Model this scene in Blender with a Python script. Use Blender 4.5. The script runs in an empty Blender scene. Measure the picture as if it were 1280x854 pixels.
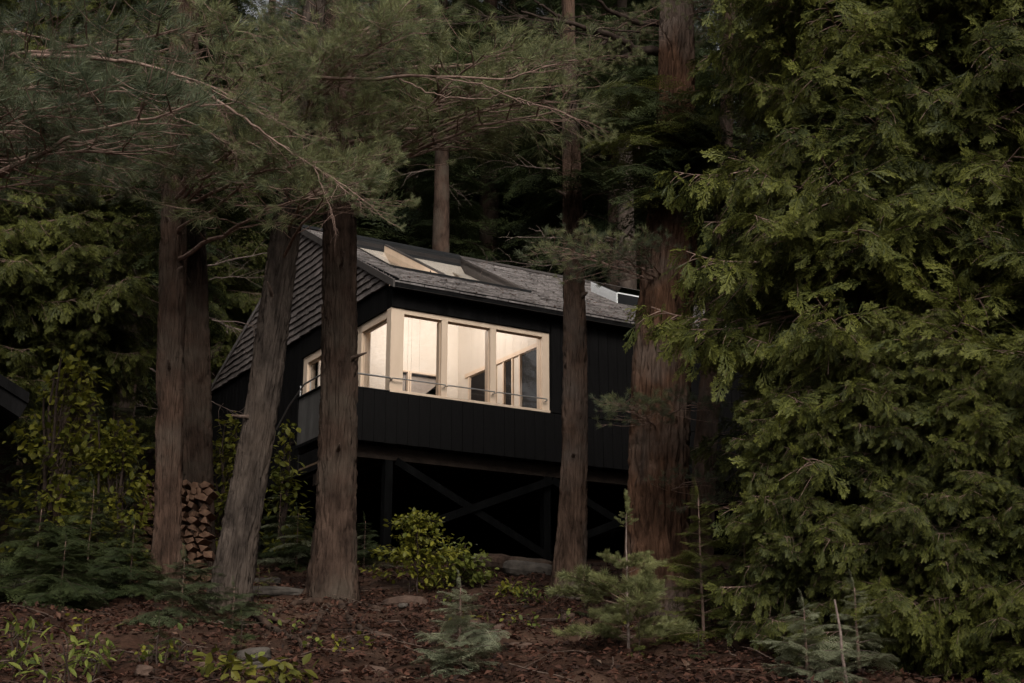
import bpy, math, random
import numpy as np
from mathutils import Matrix, Vector
R = math.radians
rng = np.random.default_rng(7); random.seed(7)
scene = bpy.context.scene
col = scene.collection

# ------------------------------------------------------------------ camera
FPX = 1716.0; PITCH = R(15.7); EYE = np.array([0, 0, 1.6])
cd = bpy.data.cameras.new('camera'); cam = bpy.data.objects.new('camera', cd); col.objects.link(cam)
cam.location = EYE; cam.rotation_euler = (R(90) + PITCH, 0, 0)
cd.sensor_width = 36; cd.lens = 36 * FPX / 1280; cd.clip_start = .1; cd.clip_end = 2000
scene.camera = cam
# ------------------------------------------------------------------ sky and soft sun (overcast)
SUN_EL, SUN_AZ = 36, 12           # from behind the camera, a little to its right
w = bpy.data.worlds.new('World'); scene.world = w; w.use_nodes = True
nt = w.node_tree; bg = nt.nodes['Background']
sky = nt.nodes.new('ShaderNodeTexSky'); sky.sky_type = 'NISHITA'; sky.sun_disc = False
sky.sun_elevation = R(SUN_EL); sky.sun_rotation = R(180 - SUN_AZ)
sky.air_density = 1.0; sky.dust_density = 6.0; sky.ozone_density = 1.0
hs = nt.nodes.new('ShaderNodeHueSaturation'); hs.inputs['Saturation'].default_value = .12
nt.links.new(sky.outputs[0], hs.inputs['Color']); nt.links.new(hs.outputs[0], bg.inputs['Color'])
bg.inputs['Strength'].default_value = .10
sd = bpy.data.lights.new('sun', 'SUN'); sun = bpy.data.objects.new('sun', sd); col.objects.link(sun)
sd.energy = 1.2; sd.angle = R(25); sd.color = (1, .93, .82)
az = R(SUN_AZ); sv = Vector((math.sin(az) * math.cos(R(SUN_EL)), -math.cos(az) * math.cos(R(SUN_EL)), math.sin(R(SUN_EL))))
sun.rotation_euler = sv.to_track_quat('Z', 'Y').to_euler(); sun.location = (6, -12, 30)
vs = scene.view_settings; vs.view_transform = 'Standard'; vs.look = 'None'; vs.exposure = 0.38; vs.gamma = 1.0
scene.cycles.max_bounces = 6; scene.cycles.diffuse_bounces = 2; scene.cycles.glossy_bounces = 2
scene.cycles.transmission_bounces = 3; scene.cycles.transparent_max_bounces = 8
scene.cycles.caustics_reflective = False; scene.cycles.caustics_refractive = False

# ------------------------------------------------------------------ pixels (of the 1280 x 854 photo) and points
def ray(x, y):
    a = (x - 640) / FPX; b = (427 - y) / FPX
    return np.array([a, math.cos(PITCH) - b * math.sin(PITCH), math.sin(PITCH) + b * math.cos(PITCH)])
def at(x, y, Y):
    d = ray(x, y); return EYE + d * (Y / d[1])
def ppm(Y): return FPX / (Y * 1.02)      # pixels per metre near depth Y

# ------------------------------------------------------------------ noise
def _h(i, j, k):
    n = (i * 73856093) ^ (j * 19349663) ^ (k * 83492791)
    n = (n ^ (n >> 13)) * 1274126177
    return ((n ^ (n >> 16)) & 0xffff) / 65535.0
def noise(x, y, z=0.0):
    x, y, z = np.broadcast_arrays(np.asarray(x, float), np.asarray(y, float), np.asarray(z, float))
    xi, yi, zi = np.floor(x).astype(np.int64), np.floor(y).astype(np.int64), np.floor(z).astype(np.int64)
    fx, fy, fz = x - xi, y - yi, z - zi
    fx, fy, fz = [t * t * (3 - 2 * t) for t in (fx, fy, fz)]
    r = 0
    for a in (0, 1):
        for b in (0, 1):
            for c in (0, 1):
                r = r + _h(xi + a, yi + b, zi + c) * (fx if a else 1 - fx) * (fy if b else 1 - fy) * (fz if c else 1 - fz)
    return r
def fbm(x, y, z=0.0, o=3):
    s = 0; a = .5
    for _ in range(o):
        s = s + a * (noise(x, y, z) - .5); x = np.asarray(x) * 2.03; y = np.asarray(y) * 2.03; a *= .5
    return s
def gz(x, y):
    x = np.asarray(x, float); y = np.asarray(y, float)
    z = .176 * np.clip(y, -6, 26) + .13 * np.clip(y - 26, 0, 15) + .42 * np.clip(y - 41, 0, 200)
    z = z + .5 * fbm(x * .22 + 9, y * .22 + 3, 0, 2) * np.clip(y / 12, 0, 1)
    return z + .20 * fbm(x * 1.1, y * 1.1 + 40, 0, 3)
def ground_px(x, y):
    d = ray(x, y); lo = None
    t = np.linspace(5, 45, 4000); P = EYE + t[:, None] * d
    k = np.argmax(P[:, 2] < gz(P[:, 0], P[:, 1])); return P[k]

# ------------------------------------------------------------------ mesh tools
class MB:
    def __init__(s): s.v = []; s.f = []; s.a = []; s.m = []; s.n = 0
    def add(s, V, F, var=.5, mi=0):
        V = np.asarray(V, float).reshape(-1, 3); F = np.asarray(F, np.int64)
        s.v.append(V); s.f.append(F + s.n); s.n += len(V)
        s.a.append(np.broadcast_to(np.asarray(var, float), (len(V),)))
        s.m.append(np.full(len(F), mi)); return s
    def box(s, x0, x1, y0, y1, z0, z1, mi=0):
        V = [(x, y, z) for x in (x0, x1) for y in (y0, y1) for z in (z0, z1)]
        return s.add(V, [(0, 1, 3, 2), (4, 6, 7, 5), (0, 4, 5, 1), (2, 3, 7, 6), (0, 2, 6, 4), (1, 5, 7, 3)], .5, mi)
    def prism(s, poly, ax, lo, hi, mi=0):
        """poly: list of 2-D points, extruded along axis ax from lo to hi"""
        n = len(poly); V = []
        for t in (lo, hi):
            for p in poly:
                q = list(p); q.insert(ax, t); V.append(q)
        V = np.array(V)
        for i in range(1, n - 1): s_f = None
        s.add(V, [(i, (i + 1) % n, n + (i + 1) % n, n + i) for i in range(n)], .5, mi)
        base = s.n - len(V)
        for o in (0, n):
            for i in range(1, n - 1):
                s.f.append(np.array([[o, o + i, o + i + 1]]) + base); s.m.append(np.array([mi]))
        return s
    def tube(s, pts, rad, sides=7, var=.5, mi=0, cap=True):
        pts = np.asarray(pts, float); k = len(pts); rad = np.broadcast_to(np.asarray(rad, float), (k,))
        t = np.gradient(pts, axis=0); t /= np.linalg.norm(t, axis=1)[:, None] + 1e-9
        ref = np.array([0, 0, 1.]) if abs(t[0][2]) < .8 else np.array([1., 0, 0])
        a = np.cross(t, ref); a /= np.linalg.norm(a, axis=1)[:, None] + 1e-9; b = np.cross(t, a)
        th = np.linspace(0, 2 * np.pi, sides, endpoint=False)
        V = pts[:, None] + rad[:, None, None] * (a[:, None] * np.cos(th)[None, :, None] + b[:, None] * np.sin(th)[None, :, None])
        i = np.arange(k - 1)[:, None] * sides; j = np.arange(sides)[None]; j2 = (j + 1) % sides
        F = np.stack([i + j, i + j2, i + sides + j2, i + sides + j], -1).reshape(-1, 4)
        s.add(V, F, var, mi)
        if cap:
            base = s.n - k * sides
            for o in (0, (k - 1) * sides):
                for q in range(1, sides - 1):
                    s.f.append(np.array([[base + o, base + o + q, base + o + q + 1]])); s.m.append(np.array([mi]))
        return s
    def batch(s, tpl, M, P, dv=None, mi=0):
        V, F, a = tpl; N = len(P)
        if N == 0: return s
        VV = np.einsum('nij,kj->nki', M, V) + P[:, None]
        FF = (F[None] + (np.arange(N) * len(V))[:, None, None]).reshape(-1, F.shape[1])
        aa = a[None] + (0 if dv is None else np.asarray(dv)[:, None])
        return s.add(VV.reshape(-1, 3), FF, np.broadcast_to(aa, (N, len(V))).reshape(-1), mi)
    def arrays(s):          # only quads
        return np.concatenate(s.v), np.concatenate([f for f in s.f if f.shape[1] == 4]), np.concatenate(s.a)
    def mesh(s, name, mats, smooth=False):
        V = np.concatenate(s.v); me = bpy.data.meshes.new(name)
        F4 = [f for f in s.f]; tot = np.concatenate([np.full(len(f), f.shape[1]) for f in F4])
        li = np.concatenate([f.reshape(-1) for f in F4])
        me.vertices.add(len(V)); me.vertices.foreach_set('co', V.astype(np.float32).ravel())
        me.loops.add(len(li)); me.loops.foreach_set('vertex_index', li.astype(np.int32))
        me.polygons.add(len(tot)); st = np.concatenate([[0], np.cumsum(tot)[:-1]])
        me.polygons.foreach_set('loop_start', st.astype(np.int32))
        me.polygons.foreach_set('material_index', np.concatenate(s.m).astype(np.int32))
        me.polygons.foreach_set('use_smooth', np.full(len(tot), bool(smooth)))
        A = np.concatenate(s.a) if s.a else np.zeros(0)
        if len(A) == len(V):
            at_ = me.attributes.new('var', 'FLOAT', 'POINT'); at_.data.foreach_set('value', A.astype(np.float32))
        for m in (mats if isinstance(mats, (list, tuple)) else [mats]): me.materials.append(m)
        me.update(calc_edges=True); return me
    def obj(s, name, mats, parent=None, smooth=False): return put(name, s.mesh(name, mats, smooth), parent)

def put(name, me, parent=None, mat=None):
    o = bpy.data.objects.new(name, me); col.objects.link(o)
    if parent is not None: o.parent = parent
    if mat is not None: o.matrix_local = mat
    return o
def tag(o, label=None, cat=None, group=None, kind=None):
    if label: o['label'] = label
    if cat: o['category'] = cat
    if group: o['group'] = group
    if kind: o['kind'] = kind
    return o
def thing(name, loc, label, cat, group=None, rz=0):
    o = bpy.data.objects.new(name, None); col.objects.link(o); o.empty_display_size = .2
    o.location = Vector([float(q) for q in loc]); o.rotation_euler = (0, 0, rz); return tag(o, label, cat, group)
def frames(D, N):
    x = D / (np.linalg.norm(D, axis=1)[:, None] + 1e-9)
    z = N - (N * x).sum(1)[:, None] * x; z /= np.linalg.norm(z, axis=1)[:, None] + 1e-9
    y = np.cross(z, x); return np.stack([x, y, z], -1)

# ------------------------------------------------------------------ materials
def mat(name, c1, c2=None, scale=6, rough=.8, spec=.2, bump=0, bscale=None, stretch=(1, 1, 1), metal=0, rand=0, detail=6, c3=None, c3scale=1.0):
    m = bpy.data.materials.new(name); m.use_nodes = True; n = m.node_tree.nodes; l = m.node_tree.links
    b = n['Principled BSDF']; b.inputs['Roughness'].default_value = rough; b.inputs['Specular IOR Level'].default_value = spec
    b.inputs['Metallic'].default_value = metal
    tc = n.new('ShaderNodeTexCoord'); mp = n.new('ShaderNodeMapping'); mp.inputs['Scale'].default_value = stretch
    l.new(tc.outputs['Object'], mp.inputs[0])
    c2 = c2 or c1
    nz = n.new('ShaderNodeTexNoise'); nz.inputs['Scale'].default_value = scale; nz.inputs['Detail'].default_value = detail
    nz.inputs['Roughness'].default_value = .65; l.new(mp.outputs[0], nz.inputs['Vector'])
    rp = n.new('ShaderNodeValToRGB'); rp.color_ramp.elements[0].position = .35; rp.color_ramp.elements[1].position = .68
    rp.color_ramp.elements[0].color = (*c1, 1); rp.color_ramp.elements[1].color = (*c2, 1)
    l.new(nz.outputs['Fac'], rp.inputs[0]); out = rp.outputs[0]
    if c3:
        n2 = n.new('ShaderNodeTexNoise'); n2.inputs['Scale'].default_value = c3scale; n2.inputs['Detail'].default_value = 4
        l.new(tc.outputs['Object'], n2.inputs['Vector'])
        r2 = n.new('ShaderNodeValToRGB'); r2.color_ramp.elements[0].position = .48; r2.color_ramp.elements[1].position = .66
        l.new(n2.outputs['Fac'], r2.inputs[0]); mx = n.new('ShaderNodeMixRGB'); mx.inputs[2].default_value = (*c3, 1)
        l.new(r2.outputs[0], mx.inputs[0]); l.new(out, mx.inputs[1]); out = mx.outputs[0]
    if rand:
        gi = n.new('ShaderNodeNewGeometry'); mr = n.new('ShaderNodeMapRange')
        mr.inputs[3].default_value = 1 - rand; mr.inputs[4].default_value = 1 + rand
        l.new(gi.outputs['Random Per Island'], mr.inputs[0])
        hv = n.new('ShaderNodeHueSaturation'); l.new(mr.outputs[0], hv.inputs['Value']); l.new(out, hv.inputs['Color']); out = hv.outputs[0]
    l.new(out, b.inputs['Base Color'])
    if bump:
        n3 = n.new('ShaderNodeTexNoise'); n3.inputs['Scale'].default_value = bscale or scale * 3; n3.inputs['Detail'].default_value = 8
        l.new(mp.outputs[0], n3.inputs['Vector']); bp = n.new('ShaderNodeBump'); bp.inputs['Strength'].default_value = bump
        bp.inputs['Distance'].default_value = .03; l.new(n3.outputs['Fac'], bp.inputs['Height']); l.new(bp.outputs[0], b.inputs['Normal'])
    return m
def leafmat(name, ca, cb, trans=.3, rough=.55, cc=None):
    """leaf colour runs from ca (older) to cb (new growth) by the mesh attribute var, with a slow drift over the plant"""
    m = bpy.data.materials.new(name); m.use_nodes = True; n = m.node_tree.nodes; l = m.node_tree.links
    b = n['Principled BSDF']; b.inputs['Roughness'].default_value = rough; b.inputs['Specular IOR Level'].default_value = .25
    a = n.new('ShaderNodeAttribute'); a.attribute_name = 'var'
    gi = n.new('ShaderNodeNewGeometry'); oi = n.new('ShaderNodeObjectInfo')
    m1 = n.new('ShaderNodeMath'); m1.operation = 'MULTIPLY_ADD'; m1.inputs[1].default_value = .35
    l.new(gi.outputs['Random Per Island'], m1.inputs[0]); l.new(a.outputs['Fac'], m1.inputs[2])
    m2 = n.new('ShaderNodeMath'); m2.operation = 'MULTIPLY_ADD'; m2.inputs[1].default_value = .25
    l.new(oi.outputs['Random'], m2.inputs[0]); l.new(m1.outputs[0], m2.inputs[2])
    tc = n.new('ShaderNodeNewGeometry'); nz = n.new('ShaderNodeTexNoise'); nz.inputs['Scale'].default_value = .9; nz.inputs['Detail'].default_value = 2
    l.new(tc.outputs['Position'], nz.inputs['Vector'])
    m3 = n.new('ShaderNodeMath'); m3.operation = 'MULTIPLY_ADD'; m3.inputs[1].default_value = .9; l.new(nz.outputs['Fac'], m3.inputs[0])
    m4 = n.new('ShaderNodeMath'); m4.operation = 'SUBTRACT'; m4.inputs[1].default_value = .72
    l.new(m2.outputs[0], m3.inputs[2]); l.new(m3.outputs[0], m4.inputs[0])
    rp = n.new('ShaderNodeValToRGB'); e = rp.color_ramp.elements; e[0].position = .05; e[0].color = (*ca, 1); e[1].position = .95; e[1].color = (*cb, 1)
    if cc: q = e.new(1.0); q.color = (*cc, 1)
    l.new(m4.outputs[0], rp.inputs[0]); l.new(rp.outputs[0], b.inputs['Base Color'])
    tr = n.new('ShaderNodeBsdfTranslucent'); l.new(rp.outputs[0], tr.inputs['Color'])
    mx = n.new('ShaderNodeMixShader'); mx.inputs[0].default_value = trans
    l.new(b.outputs[0], mx.inputs[1]); l.new(tr.outputs[0], mx.inputs[2]); l.new(mx.outputs[0], n['Material Output'].inputs['Surface'])
    return m
M = {}
M['bark'] = mat('bark', (.018, .011, .008), (.082, .052, .038), 5, .95, .1, 1.0, 20, (1, 1, .38), c3=(.066, .05, .038), c3scale=1.3)
M['bark_red'] = mat('bark_red', (.020, .0125, .009), (.098, .058, .041), 5, .95, .1, 1.0, 20, (1, 1, .38), c3=(.08, .06, .046), c3scale=1.1)
M['bark_grey'] = mat('bark_grey', (.018, .0135, .011), (.082, .063, .051), 6, .95, .1, 1.0, 20, (1, 1, .38), c3=(.06, .044, .034), c3scale=1.2)
M['bark_red_lit'] = mat('bark_red_lit', (.026, .014, .009), (.165, .086, .052), 5, .95, .1, 1.0, 20, (1, 1, .38), c3=(.13, .095, .075), c3scale=1.1)  # redder bark, brightened for the light falling mid-clearing
M['bark_lit'] = mat('bark_lit', (.026, .016, .011), (.145, .09, .064), 5, .95, .1, 1.0, 20, (1, 1, .38), c3=(.11, .085, .07), c3scale=1.2)  # lit copy of the brown bark, daylight put into the colour
M['twig'] = mat('twig', (.13, .082, .064), (.30, .205, .165), 14, .9, .1)
M['dead'] = mat('dead_twig', (.13, .095, .08), (.26, .20, .17), 14, .9, .1)
M['dark_twig'] = mat('dark_twig', (.03, .02, .016), (.07, .05, .04), 14, .9, .1)
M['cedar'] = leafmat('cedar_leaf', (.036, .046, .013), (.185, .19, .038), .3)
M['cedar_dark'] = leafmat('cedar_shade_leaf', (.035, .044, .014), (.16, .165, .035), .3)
M['pine'] = leafmat('pine_needle', (.075, .092, .05), (.275, .28, .125), .3, .45)
M['pine_blue_shade'] = leafmat('pine_blue_shade_needle', (.045, .06, .036), (.15, .165, .09), .3, .45)  # bluish needles, darkened to stand in for dimmer light at upper left
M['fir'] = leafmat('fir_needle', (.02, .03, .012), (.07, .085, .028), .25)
M['fir_blue'] = leafmat('fir_blue_needle', (.03, .042, .02), (.09, .105, .048), .25)
M['silver'] = leafmat('silver_needle', (.12, .135, .085), (.28, .285, .17), .25)
M['broad'] = leafmat('broad_leaf', (.075, .085, .012), (.27, .25, .035), .4, .5)
M['broad_dark'] = leafmat('broad_dark_leaf', (.05, .068, .018), (.17, .185, .038), .35, .4)
M['fern'] = leafmat('fern_leaf', (.06, .085, .02), (.20, .22, .045), .4, .5)
M['yellow_leaf'] = leafmat('yellow_leaf', (.07, .075, .016), (.17, .155, .026), .4, .5)
M['soil'] = mat('soil', (.012, .0065, .0045), (.05, .024, .015), 3.5, .95, .1, .9, 24, c3=(.07, .04, .027), c3scale=.9)
M['litter'] = leafmat('litter_leaf', (.014, .007, .005), (.10, .041, .025), .1, .8, (.12, .078, .054))
M['litter_twig'] = mat('litter_twig', (.05, .033, .025), (.14, .10, .08), 14, .9, .1)
M['sapling'] = leafmat('sapling_needle', (.10, .115, .05), (.27, .27, .11), .3, .45)
M['stone'] = mat('stone', (.035, .029, .024), (.09, .075, .063), 5, .9, .2, .6, 14)
M['stone_warm'] = mat('stone_warm', (.045, .027, .02), (.11, .07, .052), 5, .9, .2, .6, 14)
M['log_end'] = mat('log_wood', (.10, .055, .036), (.24, .14, .09), 9, .85, .15, .4, 30, rand=.35)
M['black'] = mat('black_wood', (.0045, .0042, .0042), (.010, .0093, .0092), 5, .85, .06, .35, 22, (1, 1, .12), rand=.4)
M['black_side'] = mat('grey_panel', (.08, .074, .07), (.14, .13, .124), 3, .7, .3, .2, 20, (1, 1, .3))  # paler grey than the black front boards
M['metal_black'] = mat('black_metal', (.008, .008, .0085), (.014, .014, .0145), 3, .6, .2)
M['steel'] = mat('galvanised_steel', (.35, .34, .33), (.5, .49, .48), 20, .4, .5, metal=.8)
M['alu'] = mat('aluminium_flashing', (.74, .74, .74), (.82, .82, .82), 8, .45, .5)
M['brown_metal'] = mat('brown_flashing', (.055, .046, .042), (.08, .068, .062), 4, .55, .3)
M['shingle'] = mat('roof_shingle', (.12, .105, .10), (.24, .213, .20), 9, .9, .2, .5, 60, rand=.4)
M['gable_shingle'] = mat('gable_shingle', (.095, .079, .073), (.18, .152, .14), 6, .85, .2, .4, 40, rand=.25)
M['ply'] = mat('pale_plywood', (.71, .615, .515), (.77, .675, .575), 2.5, .6, .25, .05, 30, (1, 1, .25))
M['timber'] = mat('pale_timber', (.70, .53, .39), (.78, .61, .46), 4, .6, .25, .1, 30, (1, 1, .15))
M['floor'] = mat('floor_board', (.20, .13, .08), (.3, .2, .13), 4, .6, .3)
M['under'] = mat('underside_timber', (.014, .010, .008), (.03, .021, .016), 5, .85, .1, .3, 20)  # timber darkened, with the shade under the cabin put into the colour
M['post'] = mat('shaded_post', (.003, .003, .003), (.0065, .0065, .0065), 5, .9, .03, .3, 20, (1, 1, .2))  # near-black, the shade under the cabin is put into this colour
M['dark_room'] = mat('unlit_interior', (.010, .009, .0085), (.018, .015, .014), 3, .8, .2)  # near-black colour standing in for unlit rooms
M['curtain'] = mat('curtain_cloth', (.34, .28, .24), (.42, .36, .31), 12, .9, .1)
def glass(name, tint=(.9, .9, .9), strength=.92):
    m = bpy.data.materials.new(name); m.use_nodes = True; n = m.node_tree.nodes; l = m.node_tree.links
    n.remove(n['Principled BSDF']); t = n.new('ShaderNodeBsdfTransparent'); t.inputs[0].default_value = (*tint, 1)
    g = n.new('ShaderNodeBsdfGlossy'); g.inputs['Roughness'].default_value = .02
    f = n.new('ShaderNodeLayerWeight'); f.inputs[0].default_value = .5; x = n.new('ShaderNodeMixShader')
    p5 = n.new('ShaderNodeMath'); p5.operation = 'POWER'; p5.inputs[1].default_value = 5; l.new(f.outputs['Facing'], p5.inputs[0])
    ma = n.new('ShaderNodeMath'); ma.operation = 'MULTIPLY_ADD'; ma.inputs[1].default_value = strength; ma.inputs[2].default_value = .045; l.new(p5.outputs[0], ma.inputs[0])
    l.new(ma.outputs[0], x.inputs[0]); l.new(t.outputs[0], x.inputs[1]); l.new(g.outputs[0], x.inputs[2])
    l.new(x.outputs[0], n['Material Output'].inputs['Surface']); return m
M['glass'] = glass('window_glass'); M['sky_glass'] = glass('coated_skylight_glass', (.95, .95, .95), .35); M['dark_glass'] = glass('dark_glass', (.25, .24, .23))

# ------------------------------------------------------------------ ground
def axis(parts): return np.unique(np.concatenate([np.arange(a, b, s) for a, b, s in parts]))
gx = axis([(-110, -30, 4), (-30, -9, .6), (-9, 9, .07), (9, 30, .6), (30, 111, 4)])
gy = axis([(-60, -4, 3), (-4, 8, .5), (8, 22, .07), (22, 45, .3), (45, 120, 3)])
X, Y = np.meshgrid(gx, gy); Zg = gz(X, Y)
near = np.clip((Y - 7) / 2, 0, 1) * np.clip((30 - Y) / 8, 0, 1)
Zg = Zg + near * (.26 * fbm(X * 2.3, Y * 1.8, 5, 3) + .09 * np.abs(fbm(X * 7, Y * 5, 8, 2)))
nx, ny = len(gx), len(gy); I = np.arange(nx * ny).reshape(ny, nx)
g = MB().add(np.stack([X, Y, Zg], -1), np.stack([I[:-1, :-1], I[:-1, 1:], I[1:, 1:], I[1:, :-1]], -1).reshape(-1, 4))
tag(g.obj('ground', M['soil'], smooth=True), kind='structure')

# ------------------------------------------------------------------ the cabin
Uv = np.array([.8595, .5112, 0]); Vv = np.array([-.5112, .8595, 0])
O = np.array([-2.347, 25.762, 7.879])        # sill level at the glazed corner
base = O.copy(); base[2] = float(gz(O[0], O[1])); ZO = O[2] - base[2]
cab = thing('cabin', base, 'black timber cabin on stilts with lit corner windows and shingled gable', 'cabin', rz=math.atan2(Uv[1], Uv[0]))
def W(u, v, z): return O + u * Uv + v * Vv + np.array([0, 0, z])
T0 = Matrix.Translation((0, 0, ZO))
def hput(name, mb, m, parent=cab, lab=None):
    o = mb.obj(name, m, parent)
    if parent is cab: o.matrix_local = T0
    if lab: o['label'] = lab
    return o
def hbox(name, m, b, parent=cab, lab=None): return hput(name, MB().box(*b), m, parent, lab)
SL = .537; EZ = 2.15
def rz_(v): return EZ + (v + .25) * SL                 # top of the front roof slope
VR, ZR = 4.74, 4.83; VB = 10.9; ULEN = 10.8
# floor and joists
hbox('floor', M['floor'], (0, ULEN, .02, VB, -.88, -.84)); hbox('dark_subfloor', M['under'], (0, ULEN, .02, VB, -.9, -.881)); hbox('deck', M['under'], (-1.265, -.001, .02, 1.9, -.9, -.84))  # thin dark sheet added below the floor to darken its sunlit underside
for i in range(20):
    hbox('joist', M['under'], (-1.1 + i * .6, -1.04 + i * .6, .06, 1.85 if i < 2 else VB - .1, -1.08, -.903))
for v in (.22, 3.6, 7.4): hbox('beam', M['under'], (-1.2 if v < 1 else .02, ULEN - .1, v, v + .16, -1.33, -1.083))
# parapet and lower cladding along the front, boards side by side
par = hbox('parapet', M['black'], (-1.29, ULEN, .0, .02, -1.03, -.04), lab='black boarded parapet wall below the windows')
bw = .24; n = int((ULEN + 1.3) / bw)
bm_ = MB().box(0, bw - .008, -.03, -.002, -1.06, -.055).mesh('board', M['black'])
for i in range(n):
    o = put('board', bm_, par, Matrix.Translation((-1.3 + i * bw, random.uniform(-.004, .004), random.uniform(-.004, .004))))
sidep = hbox('parapet', M['black_side'], (-1.30, -1.27, .02, 1.46, -1.03, -.055), lab='grey end panel of the parapet')
for b in ((-1.325, -1.302, -.03, .03, -1.06, -.05), (-1.325, -1.302, 1.42, 1.48, -1.06, -.05), (-1.325, -1.302, .031, 1.419, -1.06, -1.0)):
    hbox('trim', M['black'], b, sidep)
hbox('parapet_cap', M['metal_black'], (-1.34, -.03, -.045, .10, -.05, -.03)); hbox('parapet_cap', M['metal_black'], (-1.34, -1.22, .101, 1.49, -.05, -.03))
# upper front wall right of the windows
wf = hbox('front_wall', M['black'], (3.64, ULEN, .0, .10, -.03, 2.12))
b2 = MB().box(0, bw - .008, -.03, -.002, -.035, 2.0).mesh('board', M['black'])
for i in range(int((ULEN - 3.66) / bw)):
    put('board', b2, wf, Matrix.Translation((3.66 + i * bw, random.uniform(-.004, .004), 0)))
# header above the front windows and the side ones
hd = hbox('header', M['black'], (-.02, 3.639, -.02, .18, 1.665, 2.12))
for i in range(3): hbox('panel', M['black'], (-.03 + i * 1.22, 1.18 + i * 1.22, -.045, -.022, 1.67, 2.1), hd)
hs_ = hbox('header', M['black'], (-.04, .14, .181, 4.5, 1.665, 2.16))
hbox('soffit', M['black'], (-.10, ULEN, -.30, -.046, 2.03, 2.075)); hbox('fascia', M['black'], (-.12, ULEN, -.325, -.301, 1.99, 2.14))
# rear, right and left walls
hbox('rear_wall', M['black'], (.05, ULEN, VB - .12, VB, -.83, 2.1)); hbox('end_wall', M['black'], (ULEN - .12, ULEN, .11, VB - .13, -.83, 2.1))
lw = hbox('side_wall', M['black'], (.0, .12, 4.52, VB - .13, -.83, 2.16))
for i in range(25): hbox('board', M['black'], (-.03, -.002, 4.53 + i * .25, 4.772 + i * .25, -1.0, 2.12), lw)
# posts and glazing bars, front
PX = [0.0, 1.15, 2.27, 3.46]
def post(b, name='window_post'): return hbox(name, M['timber'], b)
post((-.02, .26, 0, .20, -.03, 1.66)); post((1.10, 1.235, .0, .22, -.03, 1.56)); post((2.22, 2.355, .0, .22, -.03, 1.56)); post((3.46, 3.63, .0, .22, -.03, 1.66))
hbox('window_head', M['timber'], (.261, 3.459, .002, .18, 1.563, 1.66)); hbox('window_sill', M['timber'], (-.03, 3.63, -.035, .16, -.05, -.031 + .03))
for i, (a, b) in enumerate(((.26, 1.10), (1.235, 2.22), (2.355, 3.46))):
    f = MB(); t = .012
    f.box(a + .001, a + t, .07, .12, .004, 1.56); f.box(b - t, b - .001, .07, .12, .004, 1.56); f.box(a + t, b - t, .07, .12, .004, .02); f.box(a + t, b - t, .07, .12, 1.545, 1.56)
    wn = hput('window', f, M['timber']); hbox('pane', M['glass'], (a + t, b - t, .09, .10, .02, 1.545), wn)
    r = MB().tube([(a - .02 if i else -.0, -.03, .20), (a - .02 if i else 0, -.085, .21), (a + .05, -.09, .215), (b - .02, -.09, .215), (b + .05, -.09, .215), (b + .06, -.085, .19), (b + .06, -.0, .185)], .013, 6)
    hput('safety_rail', r, M['steel'])
# side glazing (left facade)
for (a, b) in ((1.42, 1.62), (2.85, 3.05), (4.28, 4.5)): post((.0, .2, a, b, -.05, 1.66))
hbox('window_head', M['timber'], (.0, .16, .201, 4.279, 1.50, 1.66))
hbox('window_sill', M['timber'], (.0, .16, .201, 4.279, -.05, -.0)); hbox('side_wall', M['black'], (.0, .14, .21, 4.51, -1.0, -.051))
for a, b in ((.20, 1.42), (1.62, 2.85), (3.05, 4.28)):
    f = MB(); t = .03
    f.box(.05, .10, a + .002, a + t, .004, 1.498); f.box(.05, .10, b - t, b - .002, .004, 1.498); f.box(.05, .10, a + t, b - t, 1.46, 1.498); f.box(.05, .10, a + t, b - t, .004, .04)
    wn = hput('window', f, M['timber']); hbox('pane', M['glass'], (.07, .08, a + t, b - t, .04, 1.46), wn)
r = MB().tube([(.02, -.02, .2), (-.06, -.06, .215), (-.7, -.06, .215), (-1.25, -.03, .215), (-1.29, .05, .215), (-1.29, 1.2, .20), (-1.29, 2.0, -.10), (-1.29, 2.6, -.45)], .018, 6)
hput('deck_rail', r, M['steel'])
for v in (.35, .9, 1.4): hput('rail_post', MB().tube([(-1.285, v, -.03), (-1.285, v, .205)], .015, 6), M['steel'])
# interior: right partition with openings, back partition, linings
def wall_panels(u0, u1, z0, z1, fix, along, th, openings, name, pw=.62):
    """upright plywood sheets, cut round the openings (a0, a1, ztop)"""
    root = None; cuts = sorted({u0, u1, *[o[0] for o in openings], *[o[1] for o in openings], *[u0 + i * pw for i in range(1, int((u1 - u0) / pw) + 1)]})
    for a, b in zip(cuts[:-1], cuts[1:]):
        if b - a < .02: continue
        zz = z0
        for o in openings:
            if a >= o[0] - 1e-6 and b <= o[1] + 1e-6: zz = o[2]
        for lo, hi in ((zz, min(z1(.5 * (a + b)) if callable(z1) else z1, 9)),):
            zt0 = z1(a) if callable(z1) else z1; zt1 = z1(b) if callable(z1) else z1
            poly = [(a + .002, lo), (b - .002, lo), (b - .002, zt1), (a + .002, zt0)]
            mb = MB(); mb.prism(poly, 0, fix, fix + th) if along == 'v' else mb.prism(poly, 1, fix, fix + th)
            if root is None: root = hput(name, mb, M['ply'])
            else: hput('panel', mb, M['ply'], root)
    return root
opR = [(.28, 1.14, 1.45), (1.50, 1.83, 1.45), (2.22, 2.33, 1.45), (2.5, 3.40, 1.45)]
wall_panels(.21, 4.0, -.83, lambda v: rz_(v) - .34, 3.45 + .19, 'v', .05, opR, 'partition_wall')
opB = [(.55, .95, 1.50), (2.0, 2.33, 1.57), (2.42, 3.18, 1.57)]
wall_panels(.15, 3.66, -.83, 3.93, 4.0, 'u', .05, opB, 'partition_wall')
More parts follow.
